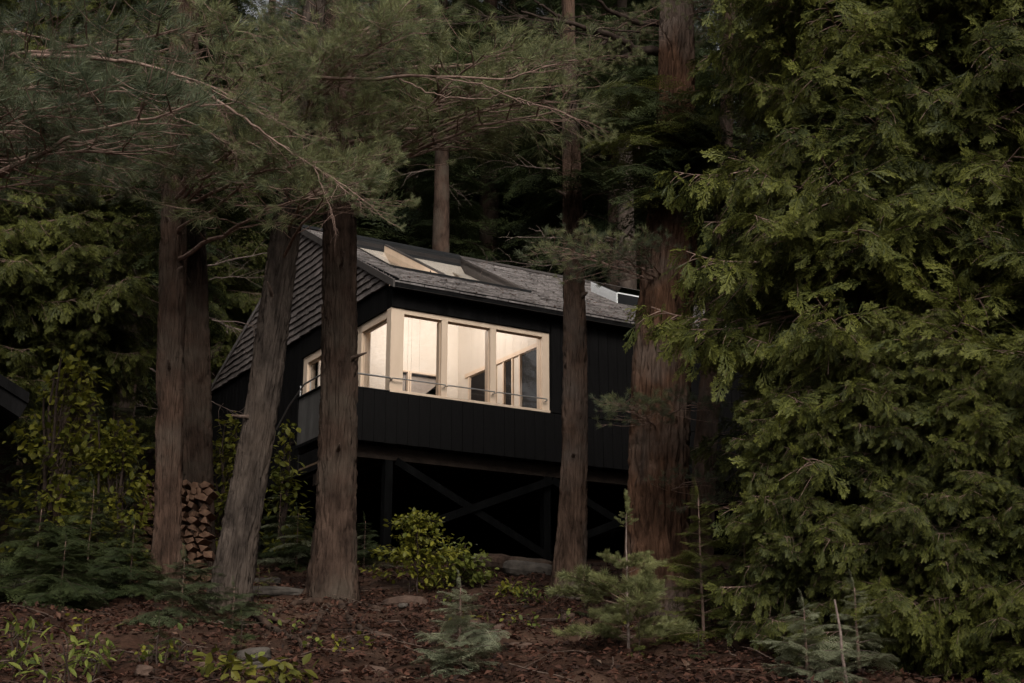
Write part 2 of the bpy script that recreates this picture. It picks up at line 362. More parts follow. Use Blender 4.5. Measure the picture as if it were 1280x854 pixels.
hbox('trim', M['timber'], (3.60, 3.637, .24, 3.6, 1.47, 1.56))
for a, b, _ in opR:
    q = MB(); q.box(3.605, 3.70, a - .05, a, -.83, 1.45); q.box(3.605, 3.70, b, b + .05, -.83, 1.45); hput('door_frame', q, M['timber'])
    d = hbox('dark_fill', M['dark_room'], (3.66, 3.69, a + .003, b - .003, -.82, 1.44));  # near-black sheet standing in for the unlit space behind the opening
for a, b, zt in opB:
    q = MB(); q.box(a - .04, a, 3.97, 4.06, -.83, zt); q.box(b, b + .04, 3.97, 4.06, -.83, zt); q.box(a, b, 3.97, 4.06, zt - .04, zt - .001); hput('door_frame', q, M['timber'])
wv = MB(); us = np.linspace(2.01, 2.32, 24); vv = 4.10 + .025 * np.sin(us * 70)
wv.add(np.concatenate([np.stack([us, vv, np.full(24, z)], -1) for z in (-.8, 1.5)]), [(i, i + 1, 25 + i, 24 + i) for i in range(23)]); hput('curtain', wv, M['curtain'])
hput('blind', MB().prism([(2.44, 1.50), (2.44, .9), (2.66, .95), (3.1, 1.32), (3.15, 1.5)], 1, 4.10, 4.12), M['curtain'])
hbox('dark_room_wall', M['dark_room'], (.3, 3.6, 4.9, 5.0, -.83, 3.9)); hbox('dark_room_wall', M['dark_room'], (4.6, 4.7, .2, 4.8, -.83, 2.0))  # near-black walls added to keep the openings dark
# roof: front slope round the skylight well, then the rear slope
SU0, SU1, SV0, SV1 = .60, 4.0, 1.36, 4.58
def slope(name, m, u0, u1, v0, v1, top, th, parent=cab):
    return hput(name, MB().prism([(v0, rz_(v0) + top), (v1, rz_(v1) + top), (v1, rz_(v1) + top - th), (v0, rz_(v0) + top - th)], 0, u0, u1), m, parent)
roof = slope('roof', M['brown_metal'], -.12, SU0, -.32, VR, -.03, .10)
for a in ((SU1, ULEN + .2, -.32, VR), (SU0, SU1, -.32, SV0), (SU0, SU1, SV1, VR)): slope('roof_deck', M['brown_metal'], *a, -.03, .10, roof)
rear = MB().prism([(VR, ZR - .01), (VB + .3, ZR - .01 - (VB + .3 - VR) * .43), (VB + .3, ZR - .13 - (VB + .3 - VR) * .43), (VR, ZR - .13)], 0, -.12, ULEN + .2); hput('rear_slope', rear, M['shingle'], roof)
cl = [slope('ceiling_panel', M['ply'], .15, SU0, .2, 3.98, -.135, .02), slope('ceiling_panel', M['ply'], SU0 + .001, SU1, .2, SV0, -.135, .02)]
# shingles: rows of tabs
sh = MB(); L = math.hypot(1, SL); rows = int((VR + .33) / .125); tabs = []
for k in range(rows):
    v0 = -.34 + k * .125; v1 = v0 + .17; u = -.13 - rng.uniform(0, .3)
    while u < ULEN + .2:
        wd = rng.uniform(.16, .34); a, b = max(u, -.13), min(u + wd - .006, ULEN + .2)
        if b - a > .03 and v1 < VR + .05:
            for (x0, x1) in ([(a, b)] if (v1 < SV0 or v0 > SV1 or b < SU0 or a > SU1) else [(a, min(b, SU0)), (max(a, SU1), b)]):
                if x1 - x0 < .02: continue
                j = rng.uniform(-.014, .014); t0 = .012 + rng.uniform(0, .01)
                y0 = v0 + j; y1 = v1
                V = [(x0, y0, rz_(y0) - .03 + .022 + t0), (x1, y0, rz_(y0) - .03 + .022 + t0), (x1, y1, rz_(y1) - .028), (x0, y1, rz_(y1) - .028),
                     (x0, y0, rz_(y0) - .028), (x1, y0, rz_(y0) - .028)]
                sh.add(V, [(0, 1, 2, 3), (4, 5, 1, 0), (4, 0, 3, 4), (5, 2, 1, 5)][:2], .5)
        u += wd
tag(hput('roof_shingles', sh, M['shingle'], roof), kind='stuff')
hput('ridge_cap', MB().prism([(VR - .14, rz_(VR - .14) + .015), (VR, ZR + .055), (VR + .14, ZR - .02), (VR, ZR + .02)], 0, SU1 + .05, ULEN + .2), M['brown_metal'], roof)
hput('ridge_cap', MB().prism([(VR - .06, rz_(VR - .06) + .02), (VR, ZR + .075), (VR + .14, ZR - .02), (VR, ZR + .02)], 0, -.12, SU1 + .049), M['metal_black'], roof)
slope('rake_trim', M['brown_metal'], -.16, -.121, -.34, VR, .012, .15, roof)
# skylight well: curb, timber lining, mid beam, two panes
sk = hput('skylight', MB().box(SU0, SU1, SV1, SV1 + .03, rz_(SV1) - .20, rz_(SV1) + .03), M['metal_black'], lab='long skylight well cut into the front roof slope')
def wellside(u0, u1, m, top, th, nm='curb'): return slope(nm, m, u0, u1, SV0, SV1 - .002, top, th, sk)
wellside(SU1, SU1 + .03, M['brown_metal'], .015, .33); wellside(SU0 - .03, SU0, M['brown_metal'], .03, .2)
hbox('curb', M['metal_black'], (SU0 - .03, SU1 + .03, SV0 - .03, SV0, rz_(SV0) - .14, rz_(SV0) + .02), sk)
wellside(3.64, SU1 + .03, M['ply'], -.335, .02, 'lining');  hput('lining', MB().prism([(4.052, 3.93), (SV1 - .002, rz_(SV1) - .205), (SV1 + .02, rz_(SV1) - .24), (4.06, 3.89)], 0, .15, SU1), M['ply'], sk)
wellside(SU0 - .03, SU0 - .001, M['ply'], -.17, .35, 'lining')
wellside(1.93, 2.03, M['brown_metal'], -.0, .035, 'glazing_bar'); wellside(1.935, 2.025, M['timber'], -.036, .34, 'rafter')
wellside(SU0, 1.93, M['sky_glass'], -.18, .012, 'pane'); wellside(2.03, SU1, M['sky_glass'], -.18, .012, 'pane')
# roof window box further right
bx0, bx1, bv0, bv1 = 6.85, 8.3, 2.08, 3.15
s2 = slope('roof_window', M['metal_black'], bx0 + .03, bx1, bv0, bv1, .26, .30); s2['label'] = 'raised roof window with bright metal flashing'
for k in range(3): slope('flashing', M['alu'], bx0 - .006 * (k % 2), bx0 + .029, bv0 - .01, bv1, .25 - k * .085, .078, s2)
slope('pane', M['dark_glass'], bx0 + .1, bx1 - .07, bv0 + .07, bv1 - .07, .275, .012, s2); slope('flashing', M['alu'], bx0 + .03, bx1, bv0 - .012, bv0 - .001, .272, .03, s2)
# gable end: lapped shingle courses on a dark backing
gb = MB().prism([(-.3, 2.17), (VB + .25, 2.17), (VR, ZR - .09)], 0, -.06, .0); gable = hput('gable', gb, M['black'], lab='gable end clad in dark lapped shingles')
nc = 17; ch = (ZR - .09 - 2.15) / nc
for k in range(nc):
    z0 = 2.15 + k * ch; z1 = z0 + ch + .03
    lo = lambda z: -.32 + (z - 2.15) / SL; hi = lambda z: VB + .28 - (z - 2.15) / .43
    c = MB(); v = lo(z0) + .0
    while v < hi(z1):
        wd = rng.uniform(.14, .32); a = max(v, lo(z1)); b = min(v + wd - .006, hi(z1))
        if b - a > .02:
            dz = rng.uniform(-.016, .016); ov = .045 + rng.uniform(0, .014); a0 = max(a - (.09 if v <= lo(z0) + 1e-6 else 0), lo(z0)); 
            V = [(-.06 - ov, a0, z0 + dz), (-.06 - ov, b, z0 + dz), (-.066, b, z1), (-.066, a, z1), (-.06, a0, z0 + dz), (-.06, b, z0 + dz), (-.06, b, z1), (-.06, a, z1)]
            c.add(V, [(0, 3, 2, 1), (0, 1, 5, 4), (0, 4, 7, 3), (1, 2, 6, 5)])
        v += wd
    hput('shingle_course', c, M['gable_shingle'], gable)
hbox('dark_screen', M['black'], (-.1, ULEN, 8.6, 8.75, -3.2, -1.09)); hbox('dark_screen', M['black'], (ULEN - .2, ULEN - .05, 1.0, 8.59, -3.2, -1.09))  # dark screens added to block the lit ground seen under the cabin
# stilts and braces
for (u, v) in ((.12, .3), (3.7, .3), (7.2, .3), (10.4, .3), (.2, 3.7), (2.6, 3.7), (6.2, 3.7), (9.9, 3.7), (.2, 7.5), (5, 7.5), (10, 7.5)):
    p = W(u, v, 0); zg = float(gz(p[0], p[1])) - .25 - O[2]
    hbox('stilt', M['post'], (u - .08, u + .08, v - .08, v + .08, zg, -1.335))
def brace(a, b):
    a, b = np.array(a, float), np.array(b, float); d = (b - a) / np.linalg.norm(b - a); nrm = np.array([-d[2], 0, d[0]]) * .075
    mb = MB(); V = [p + s * nrm + np.array([0, t, 0]) for p in (a, b) for s in (-1, 1) for t in (0, .05)]
    mb.add(V, [(0, 1, 3, 2), (4, 6, 7, 5), (0, 4, 5, 1), (2, 3, 7, 6), (0, 2, 6, 4), (1, 5, 7, 3)]); hput('brace', mb, M['post'])
brace((.25, .16, -1.35), (3.75, .16, -3.0)); brace((.7, .10, -2.6), (3.75, .10, -1.42)); brace((3.8, .16, -1.4), (7.2, .16, -2.9)); brace((4.0, .10, -2.7), (7.1, .10, -1.5))
# lamp added out of sight in the room; its light fills the glazed corner
lp = hput('added_lamp', MB().tube([(1.8, 1.9, 3.28), (1.8, 1.9, 2.72)], .012, 6).tube([(1.8, 1.9, 2.72), (1.8, 1.9, 2.69), (1.8, 1.9, 2.64)], [.02, .04, .045], 12), M['metal_black'])
ld = bpy.data.lights.new('room_fill', 'POINT'); ld.energy = 165; ld.color = (1, .95, .90); ld.shadow_soft_size = .16
lo_ = bpy.data.objects.new('room_fill', ld); col.objects.link(lo_); lo_.parent = cab; lo_.location = (1.8, 1.9, ZO + 2.45)
#FOLIAGE
# ------------------------------------------------------------------ foliage templates (V, F quads, var)
def leaflet(p, d, nrm, l, wd, var):
    """one flat pointed leaf: base, left, tip, right"""
    p = np.asarray(p, float); N = len(p); d = d / (np.linalg.norm(d, axis=1)[:, None] + 1e-9)
    s = np.cross(nrm, d); s /= np.linalg.norm(s, axis=1)[:, None] + 1e-9
    l = np.broadcast_to(l, (N,))[:, None]; wd = np.broadcast_to(wd, (N,))[:, None]
    V = np.stack([p, p + d * l * .5 + s * wd * .5, p + d * l, p + d * l * .5 - s * wd * .5], 1)
    return V.reshape(-1, 3), np.arange(4 * N).reshape(N, 4), np.repeat(np.broadcast_to(var, (N,)), 4)
def join(parts):
    n = 0; V = []; F = []; A = []
    for v, f, a in parts: V.append(v); F.append(f + n); A.append(a); n += len(v)
    return np.concatenate(V), np.concatenate(F), np.concatenate(A)
def bend(V, droop, curl=0):
    V = V.copy(); V[:, 2] -= droop * V[:, 0] ** 2 + curl * V[:, 1] ** 2; return V
def cedar_spray(seed, L=.24):
    r = np.random.default_rng(seed); P = []; D = []; Ls = []; Wd = []; A = []
    for i, t in enumerate(np.linspace(.10, .92, 9)):
        sgn = 1 if i % 2 else -1; ang = sgn * R(r.uniform(26, 44)); l = L * (.46 * (1 - t) + .20) * r.uniform(.75, 1.2)
        b = np.array([L * t, 0, 0]); d = np.array([math.cos(ang), math.sin(ang), r.uniform(-.25, .2)])
        P.append(b); D.append(d); Ls.append(l * 1.1); Wd.append(.017); A.append(.15 + .3 * t)
        for q in (.35, .62, .85):
            for s2 in (-1, 1):
                a2 = ang + s2 * R(r.uniform(24, 40)); P.append(b + d * l * q)
                D.append(np.array([math.cos(a2), math.sin(a2), r.uniform(-.3, .3)])); Ls.append(.042 * (1.1 - .5 * q) * r.uniform(.7, 1.2)); Wd.append(.011); A.append(.15 + .35 * t + .3 * q)
    P.append(np.zeros(3)); D.append(np.array([1., 0, 0])); Ls.append(L * 1.2); Wd.append(.016); A.append(.4)
    N = np.tile(np.array([[0, 0, 1.]]), (len(P), 1)) + r.normal(0, .3, (len(P), 3))
    V, F, a = leaflet(np.array(P), np.array(D), N, np.array(Ls), np.array(Wd), np.array(A)); return bend(V, 1.1, 1.0), F, a
def fir_spray(seed, L=.5, nl=13, wl=.055, ww=.016):
    r = np.random.default_rng(seed); P = []; D = []; Ls = []; A = []
    def comb(b, d, l, n, base):
        for q in np.linspace(.06, 1, n):
            for s2 in (-1, 1):
                an = s2 * R(r.uniform(38, 62)); c, s = math.cos(an), math.sin(an)
                P.append(b + d * l * q); D.append(np.array([d[0] * c - d[1] * s, d[0] * s + d[1] * c, r.uniform(-.1, .25)])); Ls.append(wl * r.uniform(.7, 1.1) * (1 - .35 * q)); A.append(base + .3 * q)
    comb(np.zeros(3), np.array([1., 0, 0]), L, nl + 6, .3)
    for t in np.linspace(.12, .85, 7):
        for sgn in (-1, 1):
            an = sgn * R(r.uniform(38, 55)); l = L * .55 * (1 - t) + .05
            comb(np.array([L * t, 0, 0]), np.array([math.cos(an), math.sin(an), r.uniform(-.1, .05)]), l, max(4, int(nl * l / L * 1.2)), .3)
    N = np.tile(np.array([[0, 0, 1.]]), (len(P), 1)) + r.normal(0, .2, (len(P), 3))
    V, F, a = leaflet(np.array(P), np.array(D), N, np.array(Ls), ww, np.array(A)); return bend(V, .5, .3), F, a
def tuft(seed, n=44, L=.15, ww=.0046, spread=58):
    r = np.random.default_rng(seed)
    th = r.uniform(0, 2 * np.pi, n); ph = np.radians(r.uniform(5, spread, n)); x = -r.uniform(0, .10, n)
    D = np.stack([np.cos(ph), np.sin(ph) * np.cos(th), np.sin(ph) * np.sin(th)], 1)
    P = np.stack([x, 0 * x, 0 * x], 1); N = r.normal(0, 1, (n, 3))
    V, F, a = leaflet(P, D, N, L * r.uniform(.75, 1.1, n), ww, r.uniform(.2, .75, n))
    V = V.reshape(n, 4, 3); V[:, 2, 2] -= .022; return V.reshape(-1, 3), F, a
def rdir(r, n): v = r.normal(0, 1, (n, 3)); return v / np.linalg.norm(v, axis=1)[:, None]
CS = [cedar_spray(i) for i in range(4)]; FS = [fir_spray(10 + i) for i in range(3)]; TF = [tuft(20 + i) for i in range(4)]

def curve(p0, d, l, k, sag, r, wob=.04):
    t = np.linspace(0, 1, k)[:, None]; p = p0 + d * l * t; p = p + r.normal(0, wob * l / k, (k, 3)).cumsum(0) * (t > 0); p[:, 2] += -sag * l * (t[:, 0] ** 2); return p
def cedar_bough(seed, L=1.5, nt=10):
    r = np.random.default_rng(seed); mb = MB(); P = []; D = []; N = []; S = []
    ax = curve(np.zeros(3), np.array([1, 0, .05]), L, 10, .12, r); ax[:, 2] += .22 * (ax[:, 0] / L) ** 4; tw = MB(); tw.tube(ax, np.linspace(.016, .004, 10), 5, mi=0, cap=False)
    def sp(p, d): P.append(p); D.append(d); N.append(np.array([.1, 0, 1]) + r.normal(0, .55, 3)); S.append(r.uniform(.5, 1.05))
    for i in range(nt * 2):
        t = .12 + .86 * i / (nt * 2); b = ax[int(t * 9)] * (1 - (t * 9) % 1) + ax[min(9, int(t * 9) + 1)] * ((t * 9) % 1); sg = 1 if i % 2 else -1
        an = sg * R(r.uniform(28, 62)); l = (.60 * (1 - t) + .20) * r.uniform(.6, 1.25) * L / 1.5
        d = np.array([math.cos(an), math.sin(an), r.uniform(-.45, .25)]); c = curve(b, d, l, 7, .25, r); tw.tube(c, np.linspace(.006, .002, 7), 4, mi=0, cap=False)
        for q in np.linspace(.15, 1, max(3, int(l / .062))):
            k = min(6, int(q * 6)); dd = c[min(6, k + 1)] - c[max(0, k - 1)]; dd = dd / np.linalg.norm(dd)
            sd_ = np.cross(dd, [0, 0, 1.]) * r.choice([-1, 1]) * r.uniform(.1, .9); sp(c[k] + r.normal(0, .015, 3), dd + sd_ + r.normal(0, .28, 3) + np.array([0, 0, -.22]))
    for _ in range(3): sp(ax[-1], np.array([1, 0, -.1]) + r.normal(0, .35, 3))
    P, D, N, S = map(np.array, (P, D, N, S)); Mx = frames(D, N) * S[:, None, None]; k = r.integers(0, 4, len(P))
    for j in range(4):
        s_ = k == j; mb.batch(CS[j], Mx[s_], P[s_], r.uniform(-.25, .2, s_.sum()), 0)
    V, F, a = tw.arrays(); mb.add(V, F, a, 1); return mb
def pine_bough(seed, L=3.0, bare=.35, nsec=14):
    r = np.random.default_rng(seed); mb = MB(); tw = MB(); P = []; D = []; S = []
    ax = curve(np.zeros(3), np.array([1, 0, 0.]), L, 16, .06, r, .09); tw.tube(ax, np.linspace(.028, .006, 16) * L / 3, 6, cap=False)
    def tip(p, d, s=1): P.append(p); D.append(d + r.normal(0, .3, 3) + np.array([0, 0, .25])); S.append(s * r.uniform(.8, 1.2))
    for i in range(nsec):
        t = bare * .6 + (1 - bare * .6) * (i + .5) / nsec; f = t * 15; b = ax[int(f)] + (ax[min(15, int(f) + 1)] - ax[int(f)]) * (f % 1)
        an = (1 if i % 2 else -1) * R(r.uniform(28, 62)); l = L * (.36 * (1 - t) + .14) * r.uniform(.6, 1.3)
        d = np.array([math.cos(an), math.sin(an), r.uniform(-.25, .3)]); c = curve(b, d, l, 8, -.05, r, .1); tw.tube(c, np.linspace(.009, .0035, 8) * L / 3, 4, cap=False)
        for q in range(3, 8):
            if (q < 5 and t < bare) or r.uniform() < .25: continue
            a2 = r.uniform(0, 6.28); e = (c[min(7, q)] - c[q - 1]); e = e / np.linalg.norm(e); o = np.array([e[0] * .7 - e[1] * math.sin(a2), e[1] * .7 + e[0] * math.sin(a2), .5 * math.cos(a2) + .1])
            l2 = r.uniform(.10, .34); c2 = np.stack([c[q], c[q] + o * l2 * .5, c[q] + o * l2 + np.array([0, 0, .03])]); tw.tube(c2, [.005, .0035, .0025], 3, cap=False); tip(c2[2], o)
        tip(c[-1], d, 1.1)
    tip(ax[-1], np.array([1., 0, .1]), 1.2)
    P, D, S = map(np.array, (P, D, S)); Mx = frames(D, rdir(r, len(P))) * S[:, None, None]; k = r.integers(0, 4, len(P))
    for j in range(4):
        s_ = k == j; mb.batch(TF[j], Mx[s_], P[s_], r.uniform(-.2, .25, s_.sum()))
    V, F, a = tw.arrays(); mb.add(V, F, a, 1); return mb
def fir_bough(seed, L=1.3, n=10):
    r = np.random.default_rng(seed); mb = MB(); tw = MB(); P = []; D = []; S = []
    ax = curve(np.zeros(3), np.array([1, 0, .05]), L, 8, .25, r); tw.tube(ax, np.linspace(.014, .003, 8), 4, cap=False)
    for i in range(n):
        t = .15 + .8 * i / n; f = t * 7; b = ax[int(f)] + (ax[min(7, int(f) + 1)] - ax[int(f)]) * (f % 1); an = (1 if i % 2 else -1) * R(r.uniform(35, 60))
        P.append(b); D.append(np.array([math.cos(an), math.sin(an), r.uniform(-.3, 0)])); S.append((1.25 * (1 - t) + .35) * r.uniform(.8, 1.15))
    P.append(ax[-2]); D.append(ax[-1] - ax[-3]); S.append(.6)
    P, D, S = map(np.array, (P, D, S)); Mx = frames(D, np.array([0, 0, 1.]) + r.normal(0, .2, (len(P), 3))) * S[:, None, None]; k = r.integers(0, 3, len(P))
    for j in range(3):
        s_ = k == j; mb.batch(FS[j], Mx[s_], P[s_], r.uniform(-.2, .2, s_.sum()))
    V, F, a = tw.arrays(); mb.add(V, F, a, 1); return mb
def dead_branch(seed, L=2.2):
    r = np.random.default_rng(seed); mb = MB(); ax = curve(np.zeros(3), np.array([1, 0, 0.]), L, 10, .15, r, .15); mb.tube(ax, np.linspace(.02, .004, 10), 4, cap=False)
    for i in range(9):
        k = r.integers(2, 9); d = rdir(r, 1)[0] * .7 + np.array([.7, 0, 0]); c = curve(ax[k], d, r.uniform(.3, .9), 6, .2, r, .2); mb.tube(c, np.linspace(.008, .002, 6), 3, cap=False)
        for _ in range(2):
            c2 = curve(c[r.integers(1, 5)], rdir(r, 1)[0] * .6 + d * .5, r.uniform(.12, .4), 4, .2, r, .2); mb.tube(c2, np.linspace(.004, .0015, 4), 3, cap=False)
    return mb
CB = [cedar_bough(100 + i) for i in range(5)]; PB = [pine_bough(200 + i) for i in range(4)]; FB = [fir_bough(300 + i) for i in range(4)]
def meshes(lst, nm, leaf, twig): return [b.mesh(nm, [leaf, twig]) for b in lst]
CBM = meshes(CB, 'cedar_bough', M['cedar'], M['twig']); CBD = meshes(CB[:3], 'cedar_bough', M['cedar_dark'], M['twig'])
PBM = meshes(PB, 'pine_bough', M['pine'], M['twig']); PBB = meshes(PB[:2], 'pine_bough', M['pine_blue_shade'], M['twig'])
FBM = meshes(FB, 'fir_bough', M['fir'], M['dark_twig']); FBB = meshes(FB[:2], 'fir_bough', M['fir_blue'], M['dark_twig'])
FBC_ = meshes(FB[:2], 'fir_bough', M['cedar_dark'], M['dark_twig'])
DBM = [dead_branch(400 + i).mesh('dead_branch', M['dead']) for i in range(4)]; DBT = [dead_branch(420 + i).mesh('twig', M['twig']) for i in range(3)]; DBK = [dead_branch(410 + i).mesh('dead_branch', M['dark_twig']) for i in range(2)]
def pose(p, d, sc, up=(0, 0, 1), jit=.25):
    m = frames(np.array([d], float), np.array([up], float) + rng.normal(0, jit, (1, 3)))[0] * sc
    return Matrix(((*m[0], p[0]), (*m[1], p[1]), (*m[2], p[2]), (0, 0, 0, 1)))

# ------------------------------------------------------------------ trunks
def trunk_mesh(line, name, m, seed, sides=160, ridge=.055, flare=.5, step=.045, roots=5):
    """line: [(x, y, z, radius)] from the ground up; bark plates stand proud of furrows"""
    L = np.array(line, float); d = np.concatenate([[0], np.cumsum(np.linalg.norm(np.diff(L[:, :3], axis=0), axis=1))])
    n = int(min(d[-1], 13) / step); s = np.concatenate([np.linspace(0, min(d[-1], 13), n), np.linspace(13, d[-1], 24)[1:]]) if d[-1] > 13 else np.linspace(0, d[-1], n)
    C_ = np.stack([np.interp(s, d, L[:, i]) for i in range(4)], 1)
    ker = np.ones(9) / 9
    for i in range(3): C_[:, i] = np.convolve(np.pad(C_[:, i], 4, 'edge'), ker, 'valid')
    th = np.linspace(0, 2 * np.pi, sides, endpoint=False); T, S = np.meshgrid(th, s); r = np.interp(s, d, L[:, 3])[:, None] * np.ones_like(T)
    f = np.exp(-S / .42); r = r * (1 + 1.35 * flare * f * (.45 + .9 * (.5 + .5 * np.cos(T * roots + seed)) ** 1.5) )
    k = np.sqrt(np.maximum(r.mean(1, keepdims=True), .05) / .25); cx, cy = np.cos(T) * 6.4 * k, np.sin(T) * 6.4 * k
    wob = 1.1 * fbm(np.cos(T) * 1.5 + seed, S * .8, np.sin(T) * 1.5, 2)
    pl = np.abs(noise(cx + wob + seed, cy - wob, S * 1.25) - .5) * 2; pl2 = np.abs(noise(cx * 2.2 + wob, cy * 2.2 + seed, S * 4.5) - .5) * 2
    pl3 = noise(cx * 4, cy * 4, S * 16)
    h = np.minimum(np.clip(pl * 3.2, 0, 1), .35 + .65 * np.clip(pl2 * 3, 0, 1)) * .72 + .28 * pl3
    r = r + np.minimum(.25, r) / .25 * ridge * (h - .75) + .05 * r * fbm(np.cos(T) * 1.2, S * .6, np.sin(T) * 1.2 + seed, 2) * 2
    V = np.stack([C_[:, 0][:, None] + r * np.cos(T), C_[:, 1][:, None] + r * np.sin(T), C_[:, 2][:, None] + 0 * T], -1)
    k_ = len(s); i = np.arange(k_ - 1)[:, None] * sides; j = np.arange(sides)[None]; j2 = (j + 1) % sides
    mb = MB().add(V, np.stack([i + j, i + j2, i + sides + j2, i + sides + j], -1).reshape(-1, 4), h.ravel()); return mb.mesh(name, m, smooth=True)
def px_trunk(pts, Yb, top_h=24, lean=0.0):
    """trunk line from photo points (x, y, width in px), lowest last, all standing at depth Yb"""
    out = []
    for (x, y, wd) in reversed(pts):
        p = at(x, y, Yb + lean * (pts[-1][1] - y) / 700.); out.append((*p, wd / ppm(p[1]) / 2))
    zb = float(gz(out[0][0], out[0][1])); out[0] = (out[0][0], out[0][1], min(out[0][2], zb) - .25, out[0][3])
    a, b = np.array(out[-2]), np.array(out[-1]); sl = (b - a) / (b[2] - a[2]); zt = zb + top_h
    for z in np.linspace(b[2] + 2, zt, 5):
        q = b + sl * (z - b[2]) * np.array([.6, .6, 1, 0]); q[3] = max(.04, b[3] * (1 - (z - b[2]) / (zt - b[2] + .8))); q[2] = z; out.append(tuple(q))
    return out
def tree_px(name, label, pts, m, seed, top_h=24, group=None, flare=.5, ridge=.085, sides=160, lean=0, Yb=None):
    bx, by, _ = pts[-1]; gp = ground_px(bx, by) if Yb is None else at(bx, by, Yb); line = px_trunk(pts, gp[1], top_h, lean)
    b = (line[0][0], line[0][1], line[0][2] + .25); t = thing(name, b, label, 'tree', group)
    loc = [(p[0] - b[0], p[1] - b[1], p[2] - b[2], p[3]) for p in line]
    put('trunk', trunk_mesh(loc, 'trunk', m, seed, sides, ridge, flare), t); return t, line
def tline(line, z):
    L = np.array(line); return np.array([np.interp(z, L[:, 2], L[:, i]) for i in range(3)])
def add_bough(t, me, p, d, sc, name='bough', jit=.25, up=(0, 0, 1)):
    p = np.asarray(p) - np.array(t.location); return put(name, me, t, pose(p, d, sc, up, jit))
def crown(t, line, z0, z1, n, meshes_, ln, r0=1.0, name='bough', droop=-.1, az=None, sc0=1.5):
    """whorled boughs on a trunk between heights z0 and z1"""
    for i in range(n):
        f = (i + rng.uniform(0, 1)) / n; z = z0 + (z1 - z0) * f; a = rng.uniform(0, 6.283) if az is None else R(rng.uniform(*az))
        sc = ln * (1 - .75 * f) * rng.uniform(.7, 1.2) / sc0; p = tline(line, z)
        add_bough(t, random.choice(meshes_), p, (math.cos(a), math.sin(a), droop + .4 * f), max(.3, sc), name)
def reach(t, line, targets, meshes_, L=3.0, name='bough', rise=.2, mx=1.35):
    """boughs grown from the trunk towards points of the photo: (x, y, depth)"""
    for (x, y, dep) in targets:
        e = at(x, y, dep); s = tline(line, e[2] - rise * np.hypot(*(e - tline(line, e[2]))[:2]) * rng.uniform(-.4, 1.1)); d = e - s; ln = np.linalg.norm(d)
        add_bough(t, random.choice(meshes_), s if ln <= L * mx else e - d / ln * L * mx, d, min(max(ln, 1.2), L * mx) / L, name)

T = {}
T['a'] = tree_px('pine_tree', 'straight reddish trunk in front of the firewood stack, left of its twin', [(226, 40, 27), (218, 220, 33), (213, 460, 34), (210, 640, 32), (208, 748, 36)], M['bark_red'], 1, flare=.35)
T['b'] = tree_px('pine_tree', 'dark trunk behind the firewood stack, right half of the twin trunks', [(236, 60, 26), (239, 230, 32), (242, 420, 38), (246, 600, 40), (249, 722, 42)], M['bark'], 2, flare=.3)
T['c'] = tree_px('pine_tree', 'grey trunk leaning to the right, its foot beside the stone slab', [(388, 60, 29), (368, 210, 36), (345, 380, 39), (323, 540, 41), (301, 660, 45), (283, 762, 50)], M['bark_grey'], 3, flare=.3, ridge=.085)
T['d'] = tree_px('pine_tree', 'thick upright brown trunk in front of the left corner of the parapet', [(421, 60, 33), (425, 260, 42), (424, 470, 45), (420, 640, 49), (414, 752, 58)], M['bark'], 4, flare=.4)
T['e'] = tree_px('pine_tree', 'slender trunk standing in front of the right end of the windows', [(711, 60, 18), (714, 190, 24), (717, 330, 27), (719, 470, 31), (717, 620, 34), (709, 745, 40)], M['bark_lit'], 5, flare=.35)
T['f'] = tree_px('pine_tree', 'biggest trunk with reddish furrowed bark at the right of the cabin', [(846, 20, 44), (845, 130, 50), (842, 260, 66), (829, 400, 70), (824, 560, 73), (822, 680, 76), (822, 775, 88)], M['bark_red_lit'], 6, flare=.35, ridge=.11, sides=190)
T['g'] = tree_px('pine_tree', 'thin leaning trunk between the biggest trunk and the cedar', [(905, 250, 20), (893, 400, 25), (882, 560, 29), (870, 720, 33)], M['bark_lit'], 8, flare=.3, sides=40)
# ---- boughs of the pines that hang into the picture
def rnd(n, x0, x1, y0, y1, d0, d1): return [(rng.uniform(x0, x1), rng.uniform(y0, y1), rng.uniform(d0, d1)) for _ in range(n)]
ta, la = T['a']; tb, lb = T['b']; tc_, lc = T['c']; td, ldn = T['d']; te, le = T['e']; tf, lf = T['f']; tg, lg = T['g']
# a pine just left of the picture carries the great boughs of the upper left corner
pl_line = [(-8.4, 16.5, float(gz(-8.4, 16.5)) - .25, .3), (-8.3, 16.5, 9, .25), (-8.2, 16.5, 16, .17), (-8.2, 16.5, 25, .04)]
tp = thing('pine_tree', (-8.4, 16.5, pl_line[0][2] + .25), 'white pine at the left edge reaching boughs across the upper left corner', 'tree')
put('trunk', trunk_mesh([(p[0] + 8.4, p[1] - 16.5, p[2] - pl_line[0][2] - .25, p[3]) for p in pl_line], 'trunk', M['bark'], 12, 40), tp)
reach(tp, pl_line, rnd(11, 10, 260, 0, 120, 13.5, 17) + rnd(4, 40, 200, 110, 190, 14, 17), PBB)  # darker needle copy puts this corner's shade into the colour
reach(ta, la, rnd(6, 30, 380, 10, 130, 15, 19) + [(330, 150, 15.5), (300, 170, 16), (400, 205, 15.2), (385, 175, 15.5)] + rnd(3, 250, 440, 130, 200, 15.5, 17), PBM)
reach(tc_, lc, rnd(8, 270, 520, -10, 110, 14.5, 17) + [(470, 190, 15.5), (455, 225, 16), (488, 235, 16), (430, 210, 15)] + rnd(4, 380, 490, 120, 230, 15, 16.5), PBM)
reach(td, ldn, [(705, 78, 16.5), (640, 120, 16.5), (690, 105, 16.2), (735, 95, 16.5), (660, 70, 17)] + rnd(8, 440, 720, -10, 110, 15.5, 18) + rnd(3, 480, 640, 110, 160, 17, 19), PBM)
reach(tb, lb, rnd(6, 60, 330, 60, 200, 19, 21.5), PBB)
